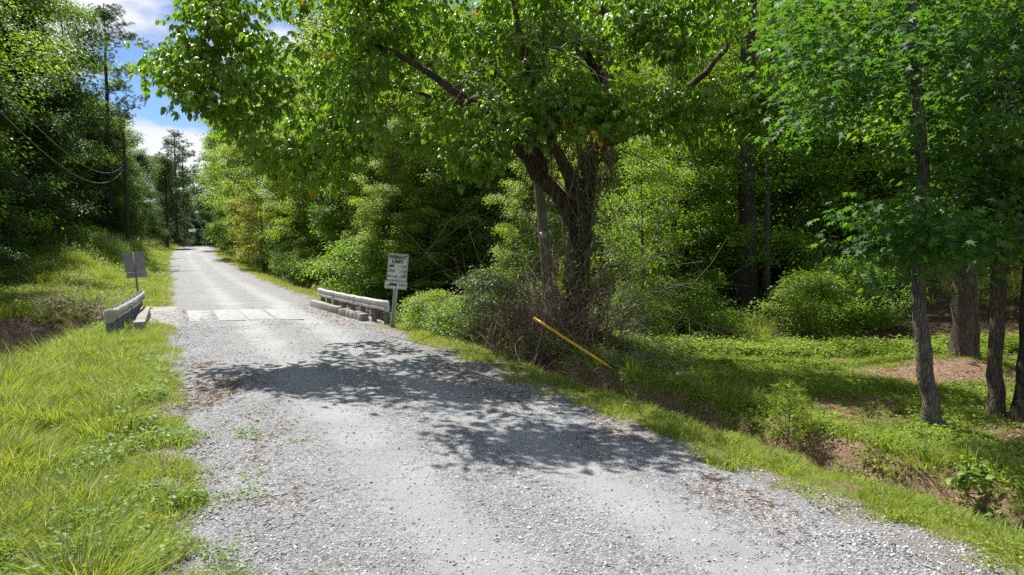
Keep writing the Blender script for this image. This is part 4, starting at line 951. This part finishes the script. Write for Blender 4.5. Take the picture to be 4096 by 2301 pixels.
# ------------------------------------------------------------------ scattered ground cover (geometry nodes on point meshes)
def tpl_collection(name, meshes):
    c = bpy.data.collections.new(name)
    for i, me in enumerate(meshes):
        o = bpy.data.objects.new(f'{name}_{i:02d}', me); c.objects.link(o)
    return c
def scatter(name, pts, rot, scl, idx, coll, label=None):
    me = bpy.data.meshes.new(name); n = len(pts); me.vertices.add(n); me.vertices.foreach_set('co', np.asarray(pts, np.float32).ravel())
    a = me.attributes.new('rot', 'FLOAT_VECTOR', 'POINT'); a.data.foreach_set('vector', np.asarray(rot, np.float32).ravel())
    a = me.attributes.new('scl', 'FLOAT', 'POINT'); a.data.foreach_set('value', np.asarray(scl, np.float32))
    a = me.attributes.new('idx', 'INT', 'POINT'); a.data.foreach_set('value', np.asarray(idx, np.int32))
    o = link(name, me, None, kind='stuff')
    if label: o['label'] = label
    ng = bpy.data.node_groups.new(name + '_nodes', 'GeometryNodeTree')
    ng.interface.new_socket('Geometry', in_out='INPUT', socket_type='NodeSocketGeometry'); ng.interface.new_socket('Geometry', in_out='OUTPUT', socket_type='NodeSocketGeometry')
    gi, go = ng.nodes.new('NodeGroupInput'), ng.nodes.new('NodeGroupOutput')
    ci = ng.nodes.new('GeometryNodeCollectionInfo'); ci.inputs['Collection'].default_value = coll; ci.inputs['Separate Children'].default_value = True; ci.inputs['Reset Children'].default_value = True
    ip = ng.nodes.new('GeometryNodeInstanceOnPoints'); ip.inputs['Pick Instance'].default_value = True
    def na(nm, ty):
        q = ng.nodes.new('GeometryNodeInputNamedAttribute'); q.data_type = ty; q.inputs['Name'].default_value = nm; return q.outputs['Attribute']
    l = ng.links.new
    l(gi.outputs[0], ip.inputs['Points']); l(ci.outputs[0], ip.inputs['Instance']); l(na('idx', 'INT'), ip.inputs['Instance Index'])
    e2r = ng.nodes.new('FunctionNodeEulerToRotation'); l(na('rot', 'FLOAT_VECTOR'), e2r.inputs[0]); l(e2r.outputs[0], ip.inputs['Rotation'])
    l(na('scl', 'FLOAT'), ip.inputs['Scale']); l(ip.outputs[0], go.inputs[0])
    md = o.modifiers.new('scatter', 'NODES'); md.node_group = ng
    return o
rg = np.random.default_rng(77)
def tuft(seed, n, h, rad, w, mat, lean=.5, kind='blade'):
    q = np.random.default_rng(seed); th = q.random(n) * 6.28; rr = rad * np.sqrt(q.random(n))
    base = np.stack([rr * np.cos(th), rr * np.sin(th), -0.01 + 0 * rr], -1)
    d = np.stack([np.cos(th), np.sin(th), 0 * th], -1) * lean * (0.3 + q.random(n))[:, None] + q.normal(size=(n, 3)) * .22; d[:, 2] = 1; d = unit(d)
    nn = unit(np.stack([-np.cos(th), -np.sin(th), .4 + 0 * th], -1) + q.normal(size=(n, 3)) * .5)
    v, t, nv = leaves(base, d, nn, h * (.45 + .75 * q.random(n)), w, q, kind)
    tone = q.random(n) * .9; tone[q.random(n) < .05] = 1
    return np_mesh('tuft', v, t, None, mat, False, np.repeat(tone, nv))
def herb(seed, n, h, rad, size, mat):
    q = np.random.default_rng(seed); th = q.random(n) * 6.28; rr = rad * np.sqrt(q.random(n)); z = h * q.random(n) ** .8
    base = np.stack([rr * np.cos(th), rr * np.sin(th), z], -1); d = np.stack([np.cos(th), np.sin(th), q.normal(size=n) * .35 - .05], -1)
    nn = unit(np.array([0, 0, 1.0]) + q.normal(size=(n, 3)) * .35); v, t, nv = leaves(base, d, nn, size * (.6 + .7 * q.random(n)), size * .6, q, 'rhomb')
    return np_mesh('herb', v, t, None, mat, False, np.repeat(q.random(n) * .9, nv))
G = M['grass']; GS = M['grass_shade']
c_grass = tpl_collection('grass_sun', [tuft(1, 34, .10, .10, .006, G), tuft(2, 34, .13, .12, .007, G, .8), tuft(3, 50, .19, .13, .0055, G, .8), tuft(4, 50, .30, .13, .006, G, .9), herb(5, 40, .09, .12, .035, G), herb(6, 46, .16, .15, .05, M['weed']), tuft(7, 20, .22, .12, .005, M['drygrass'], 1.0)])
c_shade = tpl_collection('grass_shd', [tuft(11, 40, .07, .13, .006, GS, .8), tuft(12, 34, .11, .12, .007, GS, .8), herb(13, 60, .05, .15, .035, GS), herb(14, 46, .14, .15, .05, GS), tuft(15, 46, .3, .13, .01, GS, .7)])
def sample(n, smin, smax, tmin, tmax, key, p=2.0, extra=None):
    """points with density falling off with distance from the camera"""
    S = rg.uniform(smin, smax, n); T = rg.uniform(tmin, tmax, n); x, y = st2xy(S, T)
    d = np.hypot(x, y); inview = (np.abs(x) < y * .80 + 1.2) & (y > 2.2)
    k = rg.random(n) < np.minimum(1, (p / d) ** 1.6)
    m = masks(x, y); dens = key(m, x, y, S, T)
    keep = inview & k & (rg.random(n) < dens)
    x, y, S, T = x[keep], y[keep], S[keep], T[keep]
    return x, y, S, T, ground_z(x, y)
def rots(n, tilt=.12): return np.stack([rg.normal(size=n) * tilt, rg.normal(size=n) * tilt, rg.random(n) * 6.28], -1)
# verges and left bank in the sun
def sunny(m, x, y, s, t): return m['grass'] * ((t < 4.3) | (s > 30))
parts = []
for (n, a, b, c, d_, p) in ((60000, 1, 16, -7.5, -1.2, 6), (70000, 14, 34, -12, -2.2, 12), (60000, 30, 90, -13, -2.6, 22), (16000, 1, 22, 2.6, 4.6, 8), (14000, 28, 120, 2.7, 6.5, 22), (9000, 85, 170, -9, -2.6, 40)):
    parts.append(sample(n, a, b, c, d_, sunny, p))
x, y, s, t, z = [np.concatenate(q) for q in zip(*parts)]
n = len(x); f = fbm(x * .8, y * .8, 71); dist = np.hypot(x, y)
tall = ss(.45, .65, f + .25 * ss(3.2, 6.0, -t) - .35 * (t > 0)) * (1 - .85 * ss(24, 30, dist))
idx = np.where(rg.random(n) < .12 + tall * .5, rg.choice([2, 3], n), rg.choice([0, 1, 1, 1, 2, 2, 6, 4, 5], n))
wild = ss(.52, .66, fbm(x * 1.9 + 40, y * 1.9, 83)) * (t < -3.2) * (s < 21)
idx = np.where(rg.random(n) < wild * .5, 3, idx)
idx = np.where((t > 0) & (t < 4.4) & (idx > 1), rg.choice([0, 1, 0, 1, 4], n), idx); idx = np.where((-t < 3.3) & (idx >= 2) & (idx <= 3) & (rg.random(n) < .8), 1, idx)
scl = rg.uniform(.7, 1.25, n) * (1 + .02 * np.maximum(0, dist - 14)) * np.where(-t > 5.2, 1.25, 1) * np.where(np.abs(t) < 2.7, .7, 1) * (.5 + .75 * ss(.3, .7, fbm(x * 2.3, y * 2.3, 78)))
scl = scl * (1 + .3 * wild + .15 * ((-t > 4.2) & (s < 24)))
scatter('grass', np.stack([x, y, z - .005], -1), rots(n), scl, idx, c_grass, 'sunlit yellow green grass on the verges and left bank')
print('grass', n)
def shady(m, x, y, s, t): return np.clip(m['grass'] * (t > 4.2), 0, 1) * (s < 34) + .12 * m['bank']
parts = [sample(90000, -4, 20, 4.3, 16, shady, 11)]
x, y, s, t, z = [np.concatenate(q) for q in zip(*parts)]
n = len(x); q_ = np.abs(t - ditch_w(s)); f = fbm(x * .9, y * .9, 72)
idx = np.where(rg.random(n) < .07 + .12 * (q_ < 1.0), 3, rg.choice([0, 0, 1, 1, 0, 2], n)); idx = np.where((rg.random(n) < .05) & (q_ < 1.3), 4, idx)
idx = np.where((y > 15.5) & (rg.random(n) < .5), 3, idx)
scatter('ground_cover', np.stack([x, y, z - .005], -1), rots(n), rg.uniform(.7, 1.3, n) * np.where(y > 15.5, 1.5, 1), idx, c_shade, 'low lawn grass and clover in dappled shade')
print('cover', n)
# forest floor plants
def ff(m, x, y, s, t): return m['forest'] * ss(.42, .55, fbm(x * .35, y * .35, 73)) * .8 + .05
x, y, s, t, z = sample(26000, 2, 60, 5, 40, lambda m, x, y, s, t: ff(m, x, y, s, t) * (y > 17.5), 20)
n = len(x); scatter('undergrowth', np.stack([x, y, z], -1), rots(n), rg.uniform(1.2, 2.6, n), rg.choice([1, 3, 3, 4], n), c_shade, 'low green plants covering the forest floor')
# weeds on the pole mound
def weed_stalk(seed, h):
    q = np.random.default_rng(seed); n = 90; z = h * (.1 + .9 * q.random(n)); th = q.random(n) * 6.28
    st_ = q.integers(0, 5, n); ox = np.array([0, .12, -.1, .05, -.08])[st_]; oy = np.array([0, .06, .1, -.12, -.05])[st_]
    base = np.stack([ox * (1 + z / h), oy * (1 + z / h), z], -1); d = np.stack([np.cos(th), np.sin(th), .35 + 0 * th], -1)
    v, t, nv = leaves(base, d, unit(np.array([0, 0, 1.0]) + q.normal(size=(n, 3)) * .4), .16 * (1.15 - .7 * z / h), .035, q, 'rhomb')
    return np_mesh('weed', v, t, None, M['weed'], False, np.repeat(q.random(n) * .9, nv))
c_weed = tpl_collection('weeds', [weed_stalk(1, 1.0), weed_stalk(2, 1.4), weed_stalk(3, 1.9)])
x, y, s, t, z = sample(2600, 52, 88, -11, -4.4, lambda m, x, y, s, t: ss(.3, .45, fbm(x * .3, y * .3, 75)) * ss(4.6, 6.5, -t) * ss(52, 60, s), 100)
n = len(x); scatter('weeds', np.stack([x, y, z], -1), rots(n, .06), rg.uniform(.6, 1.05, n), rg.integers(0, 3, n), c_weed, 'tall pale weeds around the left utility pole')

# gravel stones
def stone(seed):
    import bmesh
    bm = bmesh.new(); bmesh.ops.create_icosphere(bm, subdivisions=1, radius=1); q = np.random.default_rng(seed)
    for v in bm.verts: v.co = Vector([v.co.x * (1 + .3 * q.normal() * .6), v.co.y * (.8 + .2 * q.normal() * .6), v.co.z * .55 * (1 + .25 * q.normal())])
    me = bpy.data.meshes.new('stone'); bm.to_mesh(me); bm.free(); me.materials.append(M['stone']); return me
m_, nt_, b_, _ = new_mat('stone'); oi = N(nt_, 'ShaderNodeObjectInfo')
rs = ramp(nt_, [(0, (0.09, 0.095, 0.105)), (.16, (0.17, 0.175, 0.185)), (.3, (.34, .34, .345)), (.75, (.48, .475, .47)), (.93, (.66, .65, .63)), (.975, (.42, .30, .2))])
nt_.links.new(oi.outputs['Random'], rs.inputs['Fac']); nn_ = noise(nt_, 3, 3, .6); rn = ramp(nt_, [(.3, .8), (.7, 1.12)]); nt_.links.new(nn_.outputs['Fac'], rn.inputs['Fac'])
nt_.links.new(mixc(nt_, 1.0, rs.outputs['Color'], rn.outputs['Color'], 'MULTIPLY'), b_.inputs['Base Color']); b_.inputs['Roughness'].default_value = .85
M['stone'] = m_
c_stone = tpl_collection('stones', [stone(i) for i in range(6)])
n = 300000; S = rg.uniform(1, 30, n); T = rg.uniform(-3.5, 3.2, n); x, y = st2xy(S, T); d = np.hypot(x, y)
edge = ss(1.2, 2.5, np.abs(T)); tr = np.exp(-((T - 1.15) / .45) ** 2) + np.exp(-((T + .65) / .45) ** 2)
clus = ss(.40, .62, fbm(x * 1.1, y * 1.1, 81))
dn = (.22 + .6 * edge + .35 * clus) * (1 - .4 * tr) * (1 - .75 * ss(24, 25.2, S) * (np.abs(T) < 2.3)) * np.minimum(1, (6.5 / d) ** 1.5) * (1 - ss(2.9, 3.3, np.abs(T)) * (S < 23.8))
k = (rg.random(n) < dn) & (np.abs(x) < y * .8 + .5) & (y > 3)
x, y, S, T, d = x[k], y[k], S[k], T[k], d[k]; n = len(x)
def road_h(x, y, S, T):
    tt = np.abs(T) / 2.7; tr = np.exp(-((T - 1.15) / .42) ** 2) + np.exp(-((T + .65) / .42) ** 2)
    return road_z(S) + 0.035 - 0.035 * tt ** 2 - 0.14 * ss(0.88, 1.2, tt) + 0.035 * (fbm(x * 2.2, y * 2.2, 61) - 0.5) + .012 * (vnoise(x * 8, y * 8, 62) - .5) - .018 * tr
hz = np.maximum(road_h(x, y, S, T), ground_z(x, y)); hz = np.where((S > 23.5 - .36 * T) & (S < 31 - .36 * T), np.maximum(hz, -.012), hz)
sz = .0055 + .0105 * rg.random(n) ** 2.6 + .014 * (rg.random(n) < .03) * rg.random(n); sz *= 1 + .03 * np.maximum(0, d - 8)
scatter('gravel_stones', np.stack([x, y, hz + sz * .12], -1), rots(n, .25), sz, rg.integers(0, 6, n), c_stone, 'loose grey and white stones lying on the gravel road')
print('stones', n)

# ------------------------------------------------------------------ dead leaves, pine straw, litter
def flat_leaves(name, n, rfun, size, w, mat, label, kind='rhomb', lift=.012):
    x, y = rfun(n); n = len(x); S, T = xy2st(x, y); z = np.maximum(np.where(np.abs(T) < 3.2, road_h(x, y, S, T), -9), ground_z(x, y)) + lift
    th = rg.random(n) * 6.28; d = np.stack([np.cos(th), np.sin(th), .12 * rg.normal(size=n)], -1)
    v, t, nv = leaves(np.stack([x, y, z], -1), d, unit(np.array([0, 0, 1.0]) + rg.normal(size=(n, 3)) * .25), size * (.6 + .8 * rg.random(n)), w, rg, kind)
    o = link(name, np_mesh(name, v, t, None, mat, False, np.repeat(rg.random(n), nv)), None, kind='stuff'); o['label'] = label
def rleaf(n):
    S = 3 + 24 * rg.random(n) ** 1.3; T = np.where(rg.random(n) < .6, -2.4 + .6 * rg.normal(size=n), rg.uniform(-2.8, 3.4, n)); return st2xy(S, T)
flat_leaves('fallen_leaves', 130, rleaf, .06, .035, M['dryleaf'], 'orange brown dead leaves scattered on the gravel')
def rleaf2(n):
    S = 22 + 8 * rg.random(n); T = 2.1 + .35 * rg.normal(size=n); return st2xy(S, T)
flat_leaves('leaf_litter', 420, rleaf2, .07, .045, M['dryleaf'], 'brown leaf litter against the right bridge curb')
def rstraw(n):
    S = rg.uniform(2, 17, n); T = np.where(rg.random(n) < .6, -2.25 + .5 * rg.normal(size=n), 2.2 + .4 * rg.normal(size=n)); x, y = st2xy(S, T)
    k = rg.random(n) < ss(.42, .62, fbm(x * 1.4, y * .9, 64)); return x[k], y[k]
flat_leaves('pine_straw', 11000, rstraw, .09, .0032, M['straw'], 'reddish pine straw along the edges of the gravel')
def rl3(n):
    x = rg.uniform(0, 15, n); y = rg.uniform(6, 19, n); m = masks(x, y); k = (rg.random(n) < np.clip(m['dirt'] * 1.2 + m['forest'] * .8 + .06, 0, 1)) & (xy2st(x, y)[1] > 4.2); return x[k], y[k]
flat_leaves('forest_litter', 30000, rl3, .07, .02, M['straw'], 'brown needles and leaf litter on bare patches of the lawn')
def rl4(n):
    S = rg.uniform(24, 36, n); T = rg.uniform(-16, -4.3, n); x, y = st2xy(S, T); m = masks(x, y); k = rg.random(n) < m['creek']; return x[k], y[k]
flat_leaves('creek_litter', 16000, rl4, .12, .05, M['creeklitter'] if 'creeklitter' in M else M['dryleaf'], 'dark wet leaves and debris on the creek banks')

# ------------------------------------------------------------------ tangles of dead twigs
def tangle(name, n, fn, r, mat, label, seed, seg=6):
    q = np.random.default_rng(seed); mb = MB()
    for i in range(n):
        p, d, L_ = fn(q); P = [p]; 
        for k in range(seg): d = unit(d + q.normal(size=3) * .33 + np.array([0, 0, -.05 * k])); P.append(P[-1] + d * L_ / seg)
        rr = r * (.5 + q.random()); mb.tube(P, np.linspace(rr, rr * .35, seg + 1), 3, False)
    o = link(name, mb.mesh(name, mat, True), None, kind='stuff'); o['label'] = label
def f_brush(q):
    px = np.clip(2210 + q.normal() * 125, 1930, 2520); p = at(px, 1390, q.uniform(15.3, 17.6)); p[2] = gz(p[0], p[1]); d = unit(np.array([q.normal() * .45, q.normal() * .3, 1.0])); return p, d, q.uniform(.9, 3.2) if q.random() < .7 else q.uniform(3, 5)
tangle('brush_tangle', 760, f_brush, .009, M['twig'], 'brown tangle of dead vines and twigs round the forked tree', 91)
def f_low(q):
    p = at(q.uniform(2050, 2750), 1430, q.uniform(13.2, 16.5)); p[2] = gz(p[0], p[1]) + .1; d = unit(np.array([q.normal(), q.normal() * .6, .35 * abs(q.normal())])); return p, d, q.uniform(.4, 1.5)
tangle('fallen_twigs', 170, f_low, .008, M['deadwood'], 'pale fallen twigs below the forked tree', 92)
def f_creek(q):
    p = at(q.uniform(120, 420), 1290, q.uniform(25, 28)); p[2] = gz(p[0], p[1]) + .25; d = unit(np.array([q.normal(), q.normal() * .6, .3])); return p, d, q.uniform(.8, 2.2)
tangle('driftwood', 150, f_creek, .016, M['deadwood'], 'bleached driftwood branches caught on the creek bank', 93)
def f_bare(q):
    c = [(2150, 250), (2350, 150), (2080, 330), (1900, 460), (2500, 300), (1800, 350)][q.integers(0, 6)]
    p = at(c[0] + q.normal() * 90, c[1] + q.normal() * 80, q.uniform(13.2, 14.5)); d = unit(np.array([q.normal(), q.normal() * .3, -.3 + .7 * q.normal()])); return p, d, q.uniform(.6, 1.6)
tangle('bare_twigs', 60, f_bare, .009, M['deadwood'], 'leafless pale twigs inside the forked tree crown', 94)
def f_vine(q):
    p = at(q.uniform(2120, 2450), 500, q.uniform(15.6, 16.4)); d = unit(np.array([q.normal() * .12, q.normal() * .1, -1.0])); return p, d, q.uniform(3, 5)
tangle('hanging_vines', 80, f_vine, .011, M['twig'], 'thin vines hanging down the forked tree', 95, 9)

# boulder, sapling, scraps, fallen branch
def boulder(px, py, d, sx, label):
    import bmesh
    b = at(px, py, d); bm = bmesh.new(); bmesh.ops.create_icosphere(bm, subdivisions=3, radius=1)
    for v in bm.verts:
        k = 1 + .22 * (fbm(np.array([v.co.x * 2 + 9]), np.array([v.co.y * 2 + v.co.z * 3]), 5)[0] - .5) * 2; v.co = Vector((v.co.x * sx * k, v.co.y * sx * .8 * k, v.co.z * sx * .5 * k))
    me = bpy.data.meshes.new('boulder'); bm.to_mesh(me); bm.free(); me.materials.append(M['rock']); me.polygons.foreach_set('use_smooth', [True] * len(me.polygons))
    o = link('boulder', me, None, label=label, category='rock'); o.location = (b[0], b[1], gz(b[0], b[1]) + sx * .2)
boulder(2735, 1530, 13.2, .19, 'tan boulder half sunk in grass left of the lawn')
boulder(2372, 1310, 15.4, .10, 'small pale rock lying in the twigs beneath the yellow guard')
def sapling(px, py, d, h, label):
    q = np.random.default_rng(55); b = at(px, py, d); z0 = gz(b[0], b[1]); r = root('pine_sapling', (b[0], b[1], z0), label=label, category='sapling')
    m = MB(); m.tube([(0, 0, -.05), (.02, 0, h * .5), (0, .01, h)], [.014, .01, .004], 6); bs, ds = [], []
    for i in range(26):
        z = h * (.12 + .8 * i / 26); th = i * 2.4; Lb = .42 * (1 - .75 * i / 26) + .05; e = np.array([math.cos(th) * Lb, math.sin(th) * Lb, z + Lb * .55])
        m.tube([(0, 0, z), e], [.005, .002], 3, False)
        for u in np.linspace(.25, 1, 14):
            p = np.array([0, 0, z]) * (1 - u) + e * u
            for _ in range(4): bs.append(p); ds.append(unit(q.normal(size=3) + (e - np.array([0, 0, z])) * 1.5))
    link('stem', m.mesh('stem', M['twig']), r)
    v, t, nv = leaves(np.array(bs), np.array(ds), rdir(q, len(bs)), .085, .006, q, 'rhomb'); link('needles', np_mesh('needles', v, t, None, M['grass_shade'], False, np.repeat(q.random(len(bs)) * .9, nv)), r)
sapling(3150, 1790, 9.4, 1.05, 'feathery pine sapling growing on the ditch bank')
def scrap(px, py, d, s, mat, label):
    q = np.random.default_rng(int(px)); b = at(px, py, d); m = MB(); g = np.linspace(-1, 1, 4); v = [(x_ * s, y_ * s * .7, s * .5 * q.random()) for x_ in g for y_ in g]
    m.add(v, grid_quads(4, 4)); o = link('paper_scrap', m.mesh('paper_scrap', mat), None, label=label, category='litter'); o.location = (b[0], b[1], gz(b[0], b[1]) + .12)
    sd = o.modifiers.new('s', 'SOLIDIFY'); sd.thickness = .004
scrap(293, 1146, 34, .16, M['white_scrap'], 'crumpled white scrap lying on the left grass bank')
def broad_plant(px, py, d, sc, label, seed):
    q = np.random.default_rng(seed); b = at(px, py, d); x, y = b[0], b[1]; r = root('leafy_weed', (x, y, gz(x, y)), label=label, category='plant'); m = MB(); bs, ds = [], []
    for i in range(12):
        th = q.random() * 6.28; e = np.array([math.cos(th) * .28, math.sin(th) * .28, .25 + .2 * q.random()]) * sc; m.tube([(0, 0, 0), e * np.array([.5, .5, .8]), e], [.006, .004, .003], 4, False)
        for k in range(9): bs.append(e * (.5 + .5 * q.random()) + q.normal(size=3) * .04); ds.append(unit(np.array([math.cos(th), math.sin(th), -.1]) + q.normal(size=3) * .6))
    link('stem', m.mesh('stem', M['weed']), r); n = len(bs); v, t, nv = leaves(np.array(bs), np.array(ds), unit(np.array([0, 0, 1.0]) + .4 * q.normal(size=(n, 3))), .10, .075, q, 'leaf')
    link('foliage', np_mesh('foliage', v, t, None, M['weed'], False, np.repeat(q.random(n) * .9, nv)), r)
broad_plant(3920, 2110, 6.9, 1.0, 'broad leaved bushy weed at lower right by the ditch', 1)
broad_plant(4040, 2180, 6.5, 1.1, 'broad leaved weed nearest the lower right corner', 2)
broad_plant(3860, 2040, 7.4, .8, 'broad leaved weed furthest back beside the ditch at right', 3)
print('objects', len(bpy.data.objects), 'tris', sum(len(m.loops) - 2 * len(m.polygons) for m in bpy.data.meshes))
